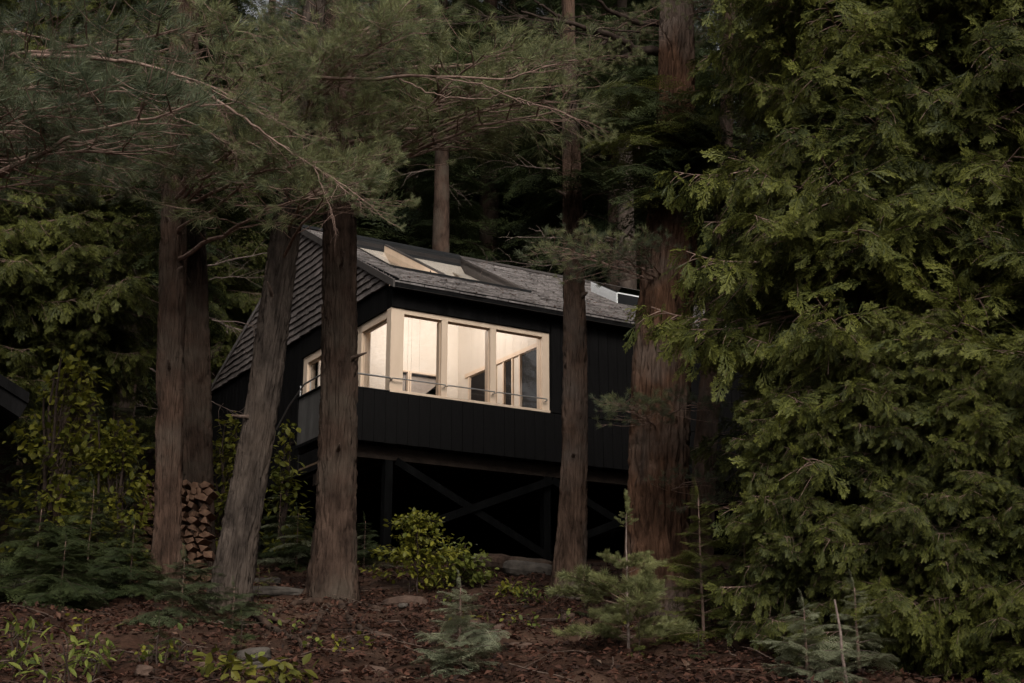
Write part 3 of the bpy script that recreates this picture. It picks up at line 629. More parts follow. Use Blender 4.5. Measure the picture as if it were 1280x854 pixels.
reach(tf, lf, [(672, 306, 15.8), (700, 300, 15.6), (745, 318, 15.5), (790, 300, 15.3), (762, 496, 15.6), (800, 505, 15.3), (880, 492, 15.2), (880, 590, 15.5), (905, 620, 15.6)], PBB, rise=.1, mx=.9)
reach(te, le, rnd(6, 600, 770, 30, 200, 17.5, 20), PBM, rise=.3, mx=.9)
reach(tf, lf, [(690, 303, 15.0), (760, 306, 15.1), (780, 500, 15.1)], PBM, rise=.03, mx=.5)
# shaded needle boughs of fir filling the middle of the upper frame
reach(te, le, rnd(8, 725, 800, 130, 225, 18, 20.5) + rnd(7, 560, 690, 120, 190, 19.5, 21) + rnd(6, 690, 800, 60, 140, 18, 20), FBM, L=1.3, rise=.1, mx=1.9)
reach(tf, lf, rnd(26, 760, 905, 80, 225, 14.9, 16.5), FBM + FBC_, L=1.3, rise=.1, mx=1.6)
reach(tf, lf, rnd(8, 690, 900, -20, 60, 15.5, 18.5), PBM, rise=.2, mx=.8)
reach(td, ldn, rnd(8, 320, 520, -20, 60, 16, 19), PBB)
reach(tb, lb, rnd(10, 150, 330, 170, 240, 20, 22), FBM, L=1.3, mx=1.8)
reach(tp, pl_line, rnd(6, 0, 200, 120, 220, 15, 17.5), PBB)
reach(ta, la, rnd(4, 150, 330, 20, 140, 15.5, 18), PBM, mx=.8)
reach(tb, lb, rnd(2, 180, 330, 40, 150, 16.5, 19), PBM, mx=.8)
reach(tc_, lc, rnd(4, 330, 470, 10, 160, 14.6, 16.4), PBM, mx=.7)
reach(td, ldn, rnd(4, 380, 560, 40, 160, 15.4, 17.6), PBM, mx=.75)
reach(tp, pl_line, rnd(2, 0, 170, 20, 150, 13.5, 16), PBM)
# bare dark limbs of the biggest pine, upper centre
for pts, r0 in (([(838, 62), (800, 64), (765, 45), (715, 30), (650, 14)], .075), ([(845, 30), (800, 28), (760, 12), (735, -10)], .06), ([(765, 45), (745, 62), (715, 70)], .03), ([(800, 64), (770, 72), (745, 76)], .03), ([(715, 30), (690, 16), (660, -6)], .03)):
    P = np.array([at(x, y, 17.2 - .25 * i) for i, (x, y) in enumerate(pts)]); tt = np.linspace(0, 1, 20); k = np.linspace(0, 1, len(P))
    Q = np.stack([np.interp(tt, k, P[:, i]) for i in range(3)], 1) + rng.normal(0, .012, (20, 3))
    MB().tube(Q - np.array(tf.location), np.linspace(r0, .012, 20), 7).obj('limb', M['dark_twig'], tf, True)
# long bare pinkish branches in front of the needles
for t_, pts, d0, d1, r0 in ((ta, [(215, 92), (250, 110), (290, 138), (330, 166), (365, 192), (415, 222)], 15.6, 14.6, .026), (tp, [(40, 70), (120, 72), (180, 80), (235, 98), (280, 120)], 15.0, 14.2, .03), (ta, [(150, 110), (185, 128), (225, 150)], 15.2, 14.8, .012),
                            (td, [(395, 97), (470, 99), (520, 94), (565, 96), (635, 99), (668, 88), (706, 76)], 15.9, 14.9, .024), (td, [(500, 99), (530, 114), (560, 122), (610, 124), (632, 114)], 15.5, 14.9, .010), (td, [(545, 98), (600, 104), (650, 128), (665, 131)], 15.4, 14.8, .010)):
    P = np.array([at(x, y, dd) for (x, y), dd in zip(pts, np.linspace(d0, d1, len(pts)))]); tt = np.linspace(0, 1, 24); k = np.linspace(0, 1, len(P))
    Q = np.stack([np.interp(tt, k, P[:, i]) for i in range(3)], 1) + rng.normal(0, .007, (24, 3)); MB().tube(Q - np.array(t_.location), np.linspace(r0, .006, 24), 6).obj('branch', M['twig'], t_, True)
    for q in ((8, 12, 15, 18, 21) if r0 > .02 else (14,)):
        dr = Q[min(23, q + 2)] - Q[q]; add_bough(t_, random.choice(DBT), Q[q], dr / np.linalg.norm(dr) + rng.normal(0, .35, 3), rng.uniform(.22, .4), 'twig')
    for q in ((17, 20, 23) if r0 > .02 else (23,)): add_bough(t_, random.choice(PBM), Q[q], Q[23] - Q[12], rng.uniform(.28, .42))
for (x, y, a) in ((700, 30, 2.6), (660, 20, 3.4), (760, 50, 2.4), (800, 40, 2.9), (740, 20, 3.6)): add_bough(tf, random.choice(DBK), at(x, y, 16.6), (math.cos(a), -.2, .25 * math.sin(a)), .7, 'twig')
# crowns above the picture
for t_, l_ in ((ta, la), (tb, lb), (tc_, lc), (td, ldn), (te, le), (tf, lf), (tp, pl_line)):
    zb = l_[0][2]; crown(t_, l_, zb + 13.5, zb + 24, 15, PBM, 3.2, sc0=3.0)
crown(tg, lg, 17, 26, 10, PBM, 2.4, sc0=3)
# twiggy dead branches low on the trunks
for (t_, x, y, dep, a, sc) in ((td, 400, 240, 18.6, 2.8, .5), (te, 730, 250, 19.0, .3, .6), (te, 700, 210, 19, 2.7, .5), (tb, 262, 350, 21, .2, .5), (tb, 265, 400, 21, -.3, .6), (te, 705, 330, 19.1, 2.9, .6)):
    add_bough(t_, random.choice(DBM), at(x, y, dep), (math.cos(a), rng.uniform(-.3, .1), .4 * math.sin(a)), sc, 'twig')
# spreading roots at two feet
for t_, spots in ((tc_, [((290, 762), (345, 790), (385, 812)), ((300, 765), (330, 775), (370, 778))]), (td, [((400, 755), (370, 760), (345, 770)), ((425, 758), (440, 785), (470, 800)), ((435, 755), (480, 768), (530, 762)), ((410, 760), (395, 790), (360, 805))]), (tf, [((810, 770), (780, 775), (750, 770))])):
    for sp in spots:
        G = np.array([ground_px(*q) for q in sp]); tt = np.linspace(0, 1, 16); Q = np.stack([np.interp(tt, np.linspace(0, 1, len(G)), G[:, i]) for i in range(3)], 1)
        Q[:, :2] += rng.normal(0, .02, (16, 2)).cumsum(0) * .5; Q[:, 2] = gz(Q[:, 0], Q[:, 1]) + .03 + rng.normal(0, .012, 16)
        MB().tube(Q - np.array(t_.location), np.linspace(.06, .018, 16), 7).obj('root', M['bark'], t_, True)

# ------------------------------------------------------------------ cedars at the right, and one at the left
def cedar(label, x, y, h, r, n, ms, low=.3, seed=1, lean=0.0, group=None):
    zb = float(gz(x, y)); t = thing('cedar_tree', (x, y, zb), label, 'tree', group)
    line = [(0, 0, -.25, .2), (lean * h * .5, 0, h * .5, .13), (lean * h, 0, h, .02)]; put('trunk', trunk_mesh(line, 'trunk', M['bark'], seed, 28, .03), t)
    r_ = np.random.default_rng(seed)
    for i in range(n):
        f = (i + r_.uniform()) / n; z = low + (h - low) * f ** 1.05; a = i * 2.39996 + r_.normal(0, .25); a = a if r_.uniform() < .55 or math.sin(a) < .3 else -a; rr = r * (1 - f) ** .4 * min(1, .72 + f * 1.5) * r_.uniform(.7, 1.2)
        d = np.array([math.cos(a), math.sin(a), r_.uniform(-.35, .05)]); inn = r_.uniform(.0, .35)
        put('bough', ms[r_.integers(0, len(ms))], t, pose(np.array([lean * z, 0, z]) + d * rr * inn, d, max(.45, rr / 1.5), (0, 0, 1), .3))
    return t
cedar('tall yellow green cedar whose drooping sprays brush the biggest trunk', 3.75, 13.6, 15, 1.75, 300, CBM, 1.1, 31)
cedar('tall olive cedar filling the right edge of the picture', 5.3, 13.0, 14, 1.7, 290, CBM, .4, 32)
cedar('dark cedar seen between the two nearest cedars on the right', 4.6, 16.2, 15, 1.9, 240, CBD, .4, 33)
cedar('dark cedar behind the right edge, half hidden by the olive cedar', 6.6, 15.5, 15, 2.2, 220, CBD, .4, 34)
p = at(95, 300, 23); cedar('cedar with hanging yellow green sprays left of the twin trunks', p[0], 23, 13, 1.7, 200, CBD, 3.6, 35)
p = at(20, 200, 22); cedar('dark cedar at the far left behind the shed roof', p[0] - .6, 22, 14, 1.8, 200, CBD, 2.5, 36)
p = at(275, 300, 41); cedar('slim cedar rising behind the far end of the gable', p[0], 41, 15, 1.9, 160, CBD, 3.0, 37)

# ------------------------------------------------------------------ the dark forest behind
def bg_crown(seed, h, r, n, low, ms=FB):
    rr = np.random.default_rng(seed); mb = MB(); tpl = [b for b in ms]
    arr = [(b.v, b.f, b.a, b.m) for b in ms]
    for i in range(n):
        b = ms[rr.integers(0, len(ms))]; f = (i + rr.uniform()) / n; z = low + (h - low) * f; a = i * 2.39996 + rr.normal(0, .3); sc = max(.5, r * (1 - f) ** .7 * rr.uniform(.7, 1.2) / 1.3)
        d = np.array([[math.cos(a), math.sin(a), rr.uniform(-.35, .1)]]); m = frames(d, np.array([[0, 0, 1.]]) + rr.normal(0, .2, (1, 3)))[0] * sc
        V = np.concatenate(b.v) @ m.T + np.array([0, 0, z]); off = mb.n
        mb.v.append(V); mb.a.append(np.concatenate(b.a) + rr.uniform(-.2, .2)); mb.n += len(V)
        for ff, mm in zip(b.f, b.m): mb.f.append(ff + off); mb.m.append(mm)
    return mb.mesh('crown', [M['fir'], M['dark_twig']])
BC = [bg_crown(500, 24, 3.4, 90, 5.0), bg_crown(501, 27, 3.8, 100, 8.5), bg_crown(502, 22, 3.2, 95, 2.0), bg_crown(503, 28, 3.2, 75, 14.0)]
BT = [trunk_mesh([(0, 0, -.4, .36), (.1, 0, 9, .29), (.15, .1, 27, .03)], 'trunk', m, 50 + i, 20, .04, step=.2) for i, m in enumerate((M['bark'], M['bark_grey'], M['bark_red']))]
def bg_tree(x, y, k, label, group=None, sc=1.0, dead=3, bt=None):
    t = thing('fir_tree', (x, y, float(gz(x, y))), label, 'tree', group, rng.uniform(0, 6.28)); t.scale = (sc,) * 3
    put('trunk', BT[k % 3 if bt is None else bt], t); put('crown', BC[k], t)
    for i in range(dead):
        a = rng.uniform(0, 6.28); put('dead_branch', random.choice(DBM), t, pose((0, 0, rng.uniform(4, 13 if k == 3 else 8)), (math.cos(a), math.sin(a), rng.uniform(-.3, .3)), rng.uniform(.8, 1.6)))
    return t
p = at(550, 315, 41); bg_tree(p[0], 41, 3, 'tree whose bare brown trunk rises just behind the left half of the roof', dead=7, bt=0)
p = at(783, 350, 40); bg_tree(p[0], 40, 3, 'tree whose pale trunk rises behind the raised roof window', dead=7, bt=1)
p = at(766, 350, 44); bg_tree(p[0], 44, 3, 'thin dim trunk just left of the pale one behind the roof window', sc=.9, dead=5)
p = at(156, 500, 30); bg_tree(p[0], 30, 3, 'thin dark trunk standing in the gap left of the twin trunks', sc=.8, dead=8)
p = at(243, 300, 33); bg_tree(p[0], 33, 3, 'pale trunk peeping out right behind the twin trunks', sc=.9, dead=8, bt=1)
GRP = 'dark firs deep in the forest behind the cabin'
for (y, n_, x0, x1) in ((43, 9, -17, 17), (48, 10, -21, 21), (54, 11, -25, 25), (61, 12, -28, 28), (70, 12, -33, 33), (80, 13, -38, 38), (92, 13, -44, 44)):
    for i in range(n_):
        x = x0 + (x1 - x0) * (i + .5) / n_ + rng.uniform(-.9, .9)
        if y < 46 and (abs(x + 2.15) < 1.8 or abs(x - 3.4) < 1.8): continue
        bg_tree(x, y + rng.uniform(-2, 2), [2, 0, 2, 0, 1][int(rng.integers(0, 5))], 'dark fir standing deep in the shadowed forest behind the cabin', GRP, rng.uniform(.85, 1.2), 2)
for (x, y, k, sc) in ((-4.6, 55, 0, 1.4), (-2.6, 58, 2, 1.6), (-.9, 54, 0, 1.4), (.9, 57, 2, 1.6), (2.6, 54, 0, 1.4), (4.6, 57, 2, 1.6), (6.4, 52, 0, 1.3)):
    bg_tree(x, y, k, 'dark fir standing deep in the shadowed forest behind the cabin', GRP, sc, 1)
for (x, y, k) in ((-12, 27, 2), (-15, 31, 0), (-10.5, 33, 0), (-13.5, 36, 2), (12, 30, 2), (10, 25, 2), (14, 34, 0), (9, 21, 0), (12.5, 19, 2)):
    bg_tree(x, y, k, 'dark fir standing beside the cabin at the edge of the picture' , 'dark firs flanking the clearing', rng.uniform(.85, 1.1), 3)

# ------------------------------------------------------------------ undergrowth
def leaf_tpl(l=1.0, wd=.62):
    xs = [0, .35, .72, 1.0]; ww = [0.06, .5, .40, .02]; V = []
    for x, w_ in zip(xs, ww): V += [(x * l, w_ * wd, .10 * w_ - .16 * x * x), (x * l, 0, -.16 * x * x), (x * l, -w_ * wd, .10 * w_ - .16 * x * x)]
    F = []
    for i in range(3): F += [(3 * i, 3 * i + 3, 3 * i + 4, 3 * i + 1), (3 * i + 1, 3 * i + 4, 3 * i + 5, 3 * i + 2)]
    return np.array(V), np.array(F), np.full(len(V), .4)
LT = leaf_tpl(); LN = leaf_tpl(1, .34)
def shrub(name, label, x, y, h, r, nleaf, size, m, seed, stems=5, tiers=0, cat='shrub', group=None, narrow=False, low=.15):
    rr = np.random.default_rng(seed); zb = float(gz(x, y)); t = thing(name, (x, y, zb), label, cat, group); st = MB(); P = []
    nb = max(12, nleaf // 22); ends = []
    for i in range(nb):
        a = rr.uniform(0, 6.28); q = rr.uniform() ** .55; z = rr.uniform(low, 1.0)
        if tiers: z = (np.floor(z * tiers) + .5 + rr.normal(0, .12)) / tiers
        pr = r * q * (1.05 - .75 * max(0, z - .35) ** 1.3 / .6) * (.75 + .5 * noise(math.cos(a) * 1.5 + seed, math.sin(a) * 1.5, z * 3)); ends.append((pr * math.cos(a), pr * math.sin(a), h * z * (1 - .12 * q)))
    ends = np.array(ends, float); tops = [np.array([rr.normal(0, r * .22), rr.normal(0, r * .22), h * rr.uniform(.8, 1)]) for _ in range(stems)]
    for tp_ in tops: st.tube(curve(np.array([*rr.normal(0, .05, 2), -.06]), tp_ / np.linalg.norm(tp_), np.linalg.norm(tp_), 8, 0, rr, .1), np.linspace(.012, .004, 8) * max(1, h), 5, cap=False)
    for e in ends:
        s0 = tops[rr.integers(0, stems)] * min(.95, max(.1, e[2] / h - rr.uniform(.05, .25))); c = np.stack([s0, (s0 + e) / 2 + np.array([0, 0, .06 * h]), e]); st.tube(c, [.006, .004, .002], 3, cap=False)
        for _ in range(nleaf // nb): P.append(s0 + (e - s0) * rr.uniform(.45, 1.05) + rr.normal(0, size * .8, 3) * np.array([1, 1, .5]))
    P = np.array(P); D = P * np.array([1, 1, 0]) / (np.linalg.norm(P[:, :2], axis=1)[:, None] + .1) + rr.normal(0, .6, P.shape) + np.array([0, 0, -.15]); N = np.array([0, -.15, 1.]) + rr.normal(0, .35, P.shape)
    S = size * rr.uniform(.6, 1.25, len(P)); mb = MB().batch(LN if narrow else LT, frames(D, N) * S[:, None, None], P, rr.uniform(-.3, .5, len(P)))
    st.obj('stem', M['dark_twig'], t); mb.obj('foliage', m, t); return t
def shrub_px(name, label, x, ybot, ytop, wpx, dep, nleaf, size, m, seed, **k):
    p = at(x, ybot, dep); zb = float(gz(p[0], dep)); zt = at(x, ytop, dep)[2]; return shrub(name, label, p[0], dep, max(.25, zt - zb), wpx / ppm(dep) / 2, nleaf, size, m, seed, **k)
def young_fir(name, label, x, y, h, r, ms, seed, whorls=8, per=6, stemr=.02, stemmat='twig', low=.08, sc0=1.3, up=.15, cat='sapling', group=None, levels=None):
    rr = np.random.default_rng(seed); zb = float(gz(x, y)); t = thing(name, (x, y, zb), label, cat, group)
    MB().tube(curve(np.array([0, 0, -.08]), np.array([0, 0, 1.]), h + .06, 14, 0, rr, .03), np.linspace(stemr, .004, 14), 7).obj('stem', M[stemmat], t, True)
    for wq in range(len(levels) if levels else whorls):
        f = low + (1 - low) * (wq / whorls) ** .9; rl = r * (1 - f) ** .8 * rr.uniform(.85, 1.15) + .1 * r
        if levels: f, rl = levels[wq]
        for i in range(per):
            a = i * 6.283 / per + rr.uniform(-.4, .4) + wq; put('bough', ms[rr.integers(0, len(ms))], t, pose((0, 0, h * f + rr.normal(0, .02)), (math.cos(a), math.sin(a), up + .35 * f + rr.normal(0, .15)), rl / sc0 * rr.uniform(.45, 1.2), (0, 0, 1), .2))
    put('leader', ms[0], t, pose((0, 0, h * .93), (0.05, 0, 1), .16 * h / sc0 + .05, (1, 0, 0), .1)); return t
# small-scale boughs for saplings
def small_pine(seed):
    r = np.random.default_rng(seed); mb = MB(); tw = MB(); ax = curve(np.zeros(3), np.array([1, 0, .1]), 1.0, 8, .1, r); tw.tube(ax, np.linspace(.012, .005, 8), 5, cap=False); P = []; D = []
    for i in range(9):
        b = ax[2 + i * 5 // 8]; an = (1 if i % 2 else -1) * R(r.uniform(35, 60)); l = .42 * (1 - i / 13) * r.uniform(.7, 1.2); d = np.array([math.cos(an), math.sin(an), r.uniform(0, .25)]); tw.tube([b, b + d * l], [.006, .003], 4, cap=False)
        for q in (.45, .75, 1.0): P.append(b + d * l * q); D.append(d + r.normal(0, .25, 3))
    for q in (.5, .65, .8, .9, 1.0): P.append(ax[int(q * 7)]); D.append(np.array([1, 0, .2]) + r.normal(0, .2, 3))
    P, D = np.array(P), np.array(D); mb.batch(tuft(seed + 5, 60, .13, .0055, 55), frames(D, rdir(r, len(P))), P, r.uniform(-.1, .3, len(P))); V, F, a = tw.arrays(); mb.add(V, F, a, 1); return mb
SPB = [small_pine(600 + i) for i in range(3)]; SPM = meshes(SPB, 'sapling_bough', M['sapling'], M['twig']); SPS = meshes(SPB, 'sapling_bough', M['silver'], M['dead'])
FBS = meshes(FB[:3], 'sapling_bough', M['silver'], M['dead']); FBC = meshes(FB[:3], 'sapling_bough', M['cedar_dark'], M['twig'])
def gp(x, y): q = ground_px(x, y); return q[0], q[1]
# foreground saplings
x, y = at(786, 820, 13.2)[:2]; h = at(786, 640, 13.2)[2] - float(gz(x, y)); young_fir('pine_sapling', 'young pine with a bare pale leader in front of the biggest trunk', x, y, h, .72, SPM, 71, per=6, stemr=.017, stemmat='dead', sc0=1.0, up=.12, levels=[(.1, .62), (.16, .6), (.34, .62), (.40, .55), (.58, .36), (.62, .28), (.90, .13), (.95, .10)])
x, y = at(575, 850, 11.6)[:2]; h = at(575, 755, 11.6)[2] - float(gz(x, y)); young_fir('fir_sapling', 'small silvery green fir at the bottom centre of the slope', x, y, h + .15, .48, FBS, 72, whorls=10, per=7)
x, y = at(1010, 850, 11.2)[:2]; h = at(1010, 772, 11.2)[2] - float(gz(x, y)); young_fir('fir_sapling', 'silvery fir at the foot of the cedars near the bottom edge', x, y, h + .1, .50, FBS, 73, whorls=8, per=6)
x, y = at(1075, 850, 11.6)[:2]; young_fir('fir_sapling', 'silvery fir beside the pale leaning stake', x, y, .75, .40, FBS, 74, whorls=7, per=6)
x, y = at(880, 800, 14.0)[:2]; young_fir('cedar_sapling', 'bushy green young cedar right of the pine with the bare leader', x, y, 1.5, .55, FBC, 75, whorls=10, per=7)
x, y = at(935, 800, 15.0)[:2]; young_fir('cedar_sapling', 'low dark young cedar under the cedar boughs', x, y, 1.1, .5, FBC, 76, whorls=8, per=6)
x, y = at(225, 800, 14.6)[:2]; young_fir('fir_sapling', 'low blue green fir in front of the twin trunks', x, y, .75, .75, FBB, 77, whorls=6, per=7, up=.05)
x, y = at(290, 790, 14.6)[:2]; young_fir('fir_sapling', 'low dusky fir at the foot of the leaning trunk', x, y, .5, .55, FBB, 78, whorls=5, per=7, up=.05)
for i, (px_, pyt, dep, r_, lab) in enumerate(((110, 610, 18.3, 1.0, 'dark spreading fir left of the firewood stack'), (45, 635, 17.8, .85, 'dark low fir near the left edge below the shed roof'), (165, 655, 17.4, .7, 'small dark fir close to the foot of the twin trunks'), (80, 675, 16.6, .75, 'small dark fir in front of the spreading fir'))):
    x = at(px_, 700, dep)[0]; h = at(px_, pyt, dep)[2] - float(gz(x, dep)); young_fir('fir_sapling', lab, x, dep, h, r_, FBM, 80 + i, whorls=10, per=7, up=-.05)
for i, (px_, pyt, dep, r_, lab) in enumerate(((370, 640, 23, .7, 'low pale green fir between the leaning trunk and the thick trunk'), (455, 650, 23, .6, 'low fir between the thick trunk and the bright maple sapling'), (348, 600, 26, .8, 'young fir beside the end of the deck'), (60, 400, 24, 1.3, 'grey green hemlock drooping behind the leafy bushes'), (130, 430, 23.5, 1.0, 'smaller hemlock right of the grey green hemlock'))):
    x = at(px_, 700, dep)[0]; h = at(px_, pyt, dep)[2] - float(gz(x, dep)); young_fir('fir_sapling', lab, x, dep, h, r_, FBB if i > 2 else FBM + FBS[:1], 90 + i, whorls=8 if i < 3 else 14, per=7, up=-.05)
# leafy bushes
shrub_px('leafy_shrub', 'broad leafy bush lit yellow green beside the shed roof', 70, 640, 425, 175, 19.6, 1700, .12, M['broad'], 61, stems=6)
shrub_px('leafy_shrub', 'yellow green bush left of the twin trunks', 140, 640, 505, 130, 19.4, 1500, .11, M['broad'], 62, stems=6)
shrub_px('leafy_shrub', 'bright bush glimpsed between the twin trunks and the leaning trunk', 285, 660, 515, 75, 24.5, 900, .13, M['broad'], 63, stems=5)
shrub_px('leafy_shrub', 'small leafy bush beside the end panel of the parapet', 352, 650, 520, 46, 23.5, 380, .13, M['broad'], 64, stems=3)
shrub_px('maple_sapling', 'bright yellow green maple sapling in front of the stilts', 520, 745, 628, 125, 19.6, 1500, .085, M['broad'], 65, stems=2, tiers=5, cat='sapling')
shrub_px('leafy_shrub', 'dull green low bush right of the bright maple sapling', 575, 745, 668, 75, 20.2, 500, .10, M['broad_dark'], 66, stems=3)
for i, (px_, yb, yt, wpx, dep, m_, lab) in enumerate(((15, 845, 770, 45, 11.6, 'fern', 'bright green leafy plant at the lower left edge'), (75, 870, 790, 110, 11.2, 'fern', 'large leafed plant in the lower left corner'), (112, 850, 795, 36, 11.8, 'fern', 'upright leafy sprig above the large leafed plant'), (285, 870, 825, 70, 11.2, 'yellow_leaf', 'yellowing plant at the bottom left of centre'), (350, 865, 840, 50, 11.2, 'yellow_leaf', 'low yellow plant right of the yellowing one'), (662, 760, 732, 40, 18.4, 'fern', 'small bright sprig left of the slender trunk'), (640, 772, 738, 30, 19, 'broad', 'tiny green plant near the middle of the slope'), (905, 790, 700, 60, 15.0, 'fern', 'leafy bush under the cedars right of the biggest trunk'))):
    shrub_px('leafy_plant', lab, px_, yb, yt, wpx, dep, 60 if dep < 13 else 90, .11 if dep < 13 else .09, M[m_], 640 + i, stems=3, cat='plant', narrow=m_ == 'fern')

# leaf litter over the near slope
N_ = 60000; lx = rng.uniform(-7.5, 7.5, N_); ly = 9.5 + 14 * rng.uniform(0, 1, N_) ** 1.1
def gnear(x, y):
    nr = np.clip((y - 7) / 2, 0, 1) * np.clip((30 - y) / 8, 0, 1); return gz(x, y) + nr * (.26 * fbm(x * 2.3, y * 1.8, 5, 3) + .09 * np.abs(fbm(x * 7, y * 5, 8, 2)))
keep = fbm(lx * 1.3, ly * 1.3, 3, 2) > -.16; lx, ly = lx[keep], ly[keep]
P = np.stack([lx, ly, gnear(lx, ly) + rng.uniform(.0, .035, len(lx))], 1); D = rdir(rng, len(P)) * np.array([1, 1, .35]); Nn = np.array([0, -.1, 1.]) + rng.normal(0, .45, P.shape); S = rng.uniform(.03, .10, len(P))
mid = MB(); tp4 = (np.array([(0, 0, 0), (.5, .28, .1), (1, 0, -.06), (.5, -.28, .12)]), np.array([(0, 1, 2, 3)]), np.full(4, .35))
mid.batch(tp4, frames(D, Nn) * S[:, None, None], P, rng.uniform(-.3, .55, len(P))); tag(mid.obj('leaf_litter', M['litter']), 'red brown dead leaves and needles strewn over the slope', 'leaf litter', kind='stuff')
tw = MB()
for i in range(200):
    x, y = rng.uniform(-7, 6), rng.uniform(10, 21); a = rng.uniform(0, 6.28); l = rng.uniform(.15, .9); t_ = np.linspace(-.5, .5, 5)
    X_, Y_ = x + np.cos(a) * l * t_ + rng.normal(0, .02, 5), y + np.sin(a) * l * t_ + rng.normal(0, .02, 5); tw.tube(np.stack([X_, Y_, gnear(X_, Y_) + .025 + rng.uniform(0, .05)], 1), np.linspace(.010, .004, 5) * rng.uniform(.4, 1.0), 4, rng.uniform(0, 1), cap=False)
tag(tw.obj('fallen_twigs', M['litter_twig']), 'thin dead twigs scattered over the leaf litter', 'twigs', kind='stuff')
# rocks
def rock(label, px_, py_, w_, d_, h_, m, seed, group=None, sink=.3, Yd=None):
    q = ground_px(px_, py_) if Yd is None else at(px_, py_, Yd); x, y = q[0], q[1]; rr = np.random.default_rng(seed); nu, nv = 18, 11
    th = np.linspace(0, 2 * np.pi, nu, endpoint=False); ph = np.linspace(-np.pi / 2 + .06, np.pi / 2 - .06, nv); TH, PH = np.meshgrid(th, ph)
    c = np.stack([np.cos(PH) * np.cos(TH), np.cos(PH) * np.sin(TH), np.sin(PH)], -1); c = np.sign(c) * np.abs(c) ** .6; c = c * (1 + .45 * fbm(c[..., 0] * 1.6 + seed, c[..., 1] * 1.6, c[..., 2] * 1.6, 3))[..., None]
    c = c * np.array([w_, d_, h_]) / 2; i = np.arange(nv - 1)[:, None] * nu; j = np.arange(nu)[None]; j2 = (j + 1) % nu
    mb = MB().add(c, np.concatenate([np.stack([i + j, i + j2, i + nu + j2, i + nu + j], -1).reshape(-1, 4)])); o = mb.obj('rock', m)
    o.location = (x, y, float(gnear(np.array([x]), np.array([y]))[0]) + h_ * (.5 - sink)); o.rotation_euler = (rr.normal(0, .08), rr.normal(0, .08), rr.uniform(-.4, .4)); return tag(o, label, 'rock', group)
for i, a in enumerate((('pale flat stone slab between the leaning trunk and the thick trunk', 340, 745, 1.0, .6, .16, 'stone'), ('smaller flat stone lying on the pale slab', 330, 732, .5, .4, .14, 'stone'), ('dark slanted stone below the leaning trunk', 318, 822, .3, .24, .13, 'stone'), ('rounded stone in the litter left of the yellow plants', 308, 836, .36, .26, .13, 'stone_warm'), ('stone at the left edge beside the low fir', 15, 708, .7, .5, .25, 'stone_warm'), ('long pale stone at the left edge below the other', 35, 735, .8, .5, .18, 'stone'), ('brown block stone by the foot of the first stilt', 478, 664, .75, .5, .35, 'stone_warm'), ('brown boulder left of the thick trunk', 408, 668, 1.0, .7, .5, 'stone_warm'), ('stone under the cabin near the right end of the braces', 665, 720, .9, .6, .3, 'stone'), ('low stone in the middle of the slope', 505, 758, .6, .45, .2, 'stone_warm'))):
    rock(*a[:3], *a[3:6], M[a[6]], 700 + i)
for i in range(14):
    x_, y_ = rng.uniform(20, 760), rng.uniform(765, 850); rock('small stone half buried in the leaf litter of the slope', x_, y_, rng.uniform(.1, .3), rng.uniform(.1, .25), rng.uniform(.05, .12), M['stone_warm' if i % 3 else 'stone'], 720 + i, 'small stones in the litter')
# log lying below the cabin, and a weathered stake
a_, b_ = ground_px(600, 712), ground_px(690, 722); pts = np.linspace(a_, b_, 8); pts[:, 2] = gz(pts[:, 0], pts[:, 1]) + .12; c0 = pts.mean(0)
o = MB().tube(pts - c0 + rng.normal(0, .01, (8, 3)), np.linspace(.15, .12, 8), 12).obj('fallen_log', M['bark']); o.location = c0; tag(o, 'dark fallen log lying under the cabin behind the slender trunk', 'log')
q0, q1 = at(1062, 870, 11.0), at(1044, 748, 11.1); q0[2] = float(gz(q0[0], q0[1])) - .1; o = MB().tube((np.linspace(q0, q1, 7) - q0) + rng.normal(0, .004, (7, 3)), np.linspace(.016, .008, 7), 7).obj('stake', M['dead']); o.location = q0; tag(o, 'pale thin leaning stick in front of the cedars near the bottom edge', 'stick')
# firewood stack between the twin trunks
fx0, fx1 = 177, 256; Yf = 20.1; xa, xb = at(fx0, 700, Yf)[0], at(fx1, 700, Yf)[0]; zb = float(gz((xa + xb) / 2, Yf)) - .05; zt = at(225, 606, Yf)[2]
fw = thing('firewood_stack', ((xa + xb) / 2, Yf, zb), 'tall stack of split firewood between the twin trunks', 'firewood'); z = zb
k = 0
while z < zt - .06:
    x = xa - rng.uniform(0, .05); hh = rng.uniform(.08, .13)
    while x < xb and k < 290:
        ww_ = rng.uniform(.07, .20); npt = int(rng.integers(3, 6)); a0 = rng.uniform(0, 6.28); th = a0 + np.linspace(0, 2 * np.pi, npt, endpoint=False) + rng.normal(0, .15, npt); rr_ = rng.uniform(.8, 1.2, npt)
        poly = [(rr_[i] * math.cos(th[i]) * ww_ * .52, rr_[i] * math.sin(th[i]) * hh * .52) for i in range(npt)]; yo = rng.uniform(-.10, .07)
        o = MB().prism([(p_[0], p_[1]) for p_ in poly], 1, -.2 + yo, .2 + yo).obj('log', M['log_end'], fw); o.location = (x + ww_ / 2 - (xa + xb) / 2, 0, z + hh / 2 - zb); o.rotation_euler = (rng.normal(0, .05), rng.normal(0, .2), rng.normal(0, .08)); k += 1; x += ww_ * .98
    z += hh * .93
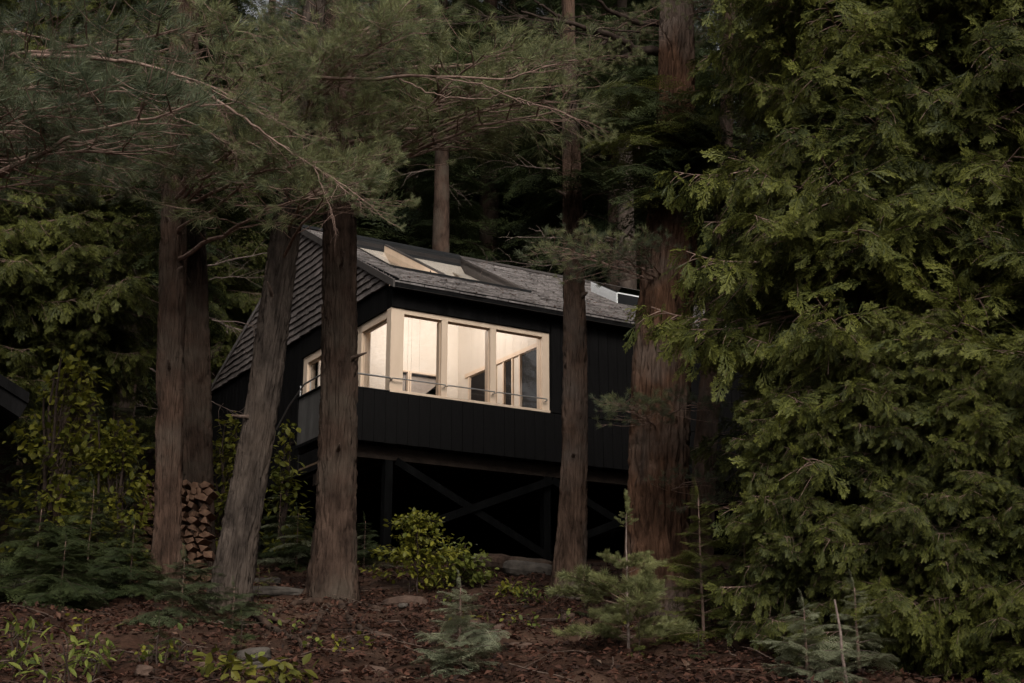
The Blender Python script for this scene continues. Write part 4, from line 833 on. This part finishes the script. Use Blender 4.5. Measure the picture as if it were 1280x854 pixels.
# a black shed at the left edge: only its roof corner shows
Ys = 17.0; c = at(37, 491, Ys); zg = float(gz(c[0] - 1.6, Ys)); sh_ = thing('shed', (c[0] - 1.6 * math.cos(R(32)) - 1.25 * math.sin(R(32)), Ys - 1.6 * math.sin(R(32)) + 1.25 * math.cos(R(32)), zg), 'dark shed at the left edge showing only its roof corner', 'shed', rz=R(32)); lx_ = 1.6; hz = c[2] - zg
MB().prism([(lx_, hz), (lx_ - 3.4, hz + 1.75), (lx_ - 3.4, hz + 1.6), (lx_, hz - .14)], 1, -1.25, 2.6).obj('roof', M['black'], sh_)
MB().prism([(lx_ - .0, hz - .145), (lx_ - 3.4, hz + 1.59), (lx_ - 3.4, hz + 1.4), (lx_ - .08, hz - .32)], 1, -1.2, 2.55).obj('soffit', M['black'], sh_)
MB().box(lx_ - 3.3, lx_ - .55, -.8, 2.2, -.2, hz - .1).obj('wall', M['black'], sh_)

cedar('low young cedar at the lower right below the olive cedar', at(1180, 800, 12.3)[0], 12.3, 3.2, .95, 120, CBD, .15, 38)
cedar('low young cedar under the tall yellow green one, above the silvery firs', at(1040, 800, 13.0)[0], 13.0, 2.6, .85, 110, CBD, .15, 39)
cedar('young cedar at the lower right corner of the picture', at(1270, 830, 11.8)[0], 11.8, 2.8, .85, 100, CBM, .15, 40)
for i in range(34):
    x_, y_ = rng.uniform(20, 1000), rng.uniform(742, 845); q = ground_px(x_, y_); rr_ = rng.uniform(.10, .24)
    if i % 3 == 0: young_fir('fir_seedling', 'tiny fir seedling sprouting from the leaf litter', q[0], q[1], rng.uniform(.2, .4), rr_ * 1.1, FBC if i % 2 else FBM, 900 + i, whorls=4, per=5, stemr=.004, stemmat='dark_twig', cat='seedling', group='fir seedlings in the litter')
    else: shrub('leafy_seedling', 'tiny leafy seedling sprouting from the leaf litter', q[0], q[1], rng.uniform(.12, .3), rr_, 22, .075, M[('broad_dark', 'fern', 'broad')[i % 3]], 900 + i, stems=2, cat='seedling', group='leafy seedlings in the litter')

# tall firs added out of view to shade the cedars and the left side
for (x, y, k, sc) in ((8.6, 9.0, 2, 1.0), (7.6, 6.0, 2, .9), (9.6, 13.0, 2, 1.0), (8.4, 4.5, 0, 1.05), (-9.0, 4.5, 2, 1.0)):
    bg_tree(x, y, k, 'tall fir added outside the picture to shade its sides', 'shade firs added outside the picture', sc, 0)
# broken branch stubs on the near trunks
for key, zs in (('a', (6.2, 7.6, 8.3)), ('b', (6.6, 8.8)), ('c', (5.4, 6.9, 8.0)), ('d', (5.2, 6.5, 7.8, 8.6)), ('e', (5.3, 7.7, 8.8, 9.3)), ('f', (6.1, 7.3, 8.4))):
    t_, l_ = T[key]
    for z in zs:
        a = rng.uniform(-2.9, -.2); L_ = np.array(l_); rad = np.interp(z, L_[:, 2], L_[:, 3]); p = tline(l_, z) - np.array(t_.location); d = np.array([math.cos(a), math.sin(a), rng.uniform(-.1, .5)]); ln = rad + rng.uniform(.06, .35)
        MB().tube(np.stack([p + d * rad * .6, p + d * (rad + .04), p + d * ln]), [.045, .026, .012], 6).obj('branch_stub', M['litter_twig'], t_, True)
# needles and twigs caught on the roof
N_ = 900; uu = rng.uniform(-.05, 9.5, N_); vv_ = -.25 + 4.9 * rng.uniform(0, 1, N_) ** 1.4; ok = ~((uu > SU0 - .1) & (uu < SU1 + .1) & (vv_ > SV0 - .1) & (vv_ < SV1 + .1)); uu, vv_ = uu[ok], vv_[ok]
P = np.stack([W(a, b, rz_(b) + .018) for a, b in zip(uu, vv_)]); nr = -SL * Vv + np.array([0, 0, 1.]); D = rdir(rng, len(P)); D = D - (D @ nr)[:, None] * nr / (nr @ nr)
rd = MB().batch(tp4, frames(D, nr + rng.normal(0, .15, P.shape)) * (rng.uniform(.03, .09, len(P)))[:, None, None], P, rng.uniform(-.3, .5, len(P))); tag(rd.obj('roof_needles', M['litter']), 'brown needles and leaf bits caught on the shingle roof', 'needles', kind='stuff')
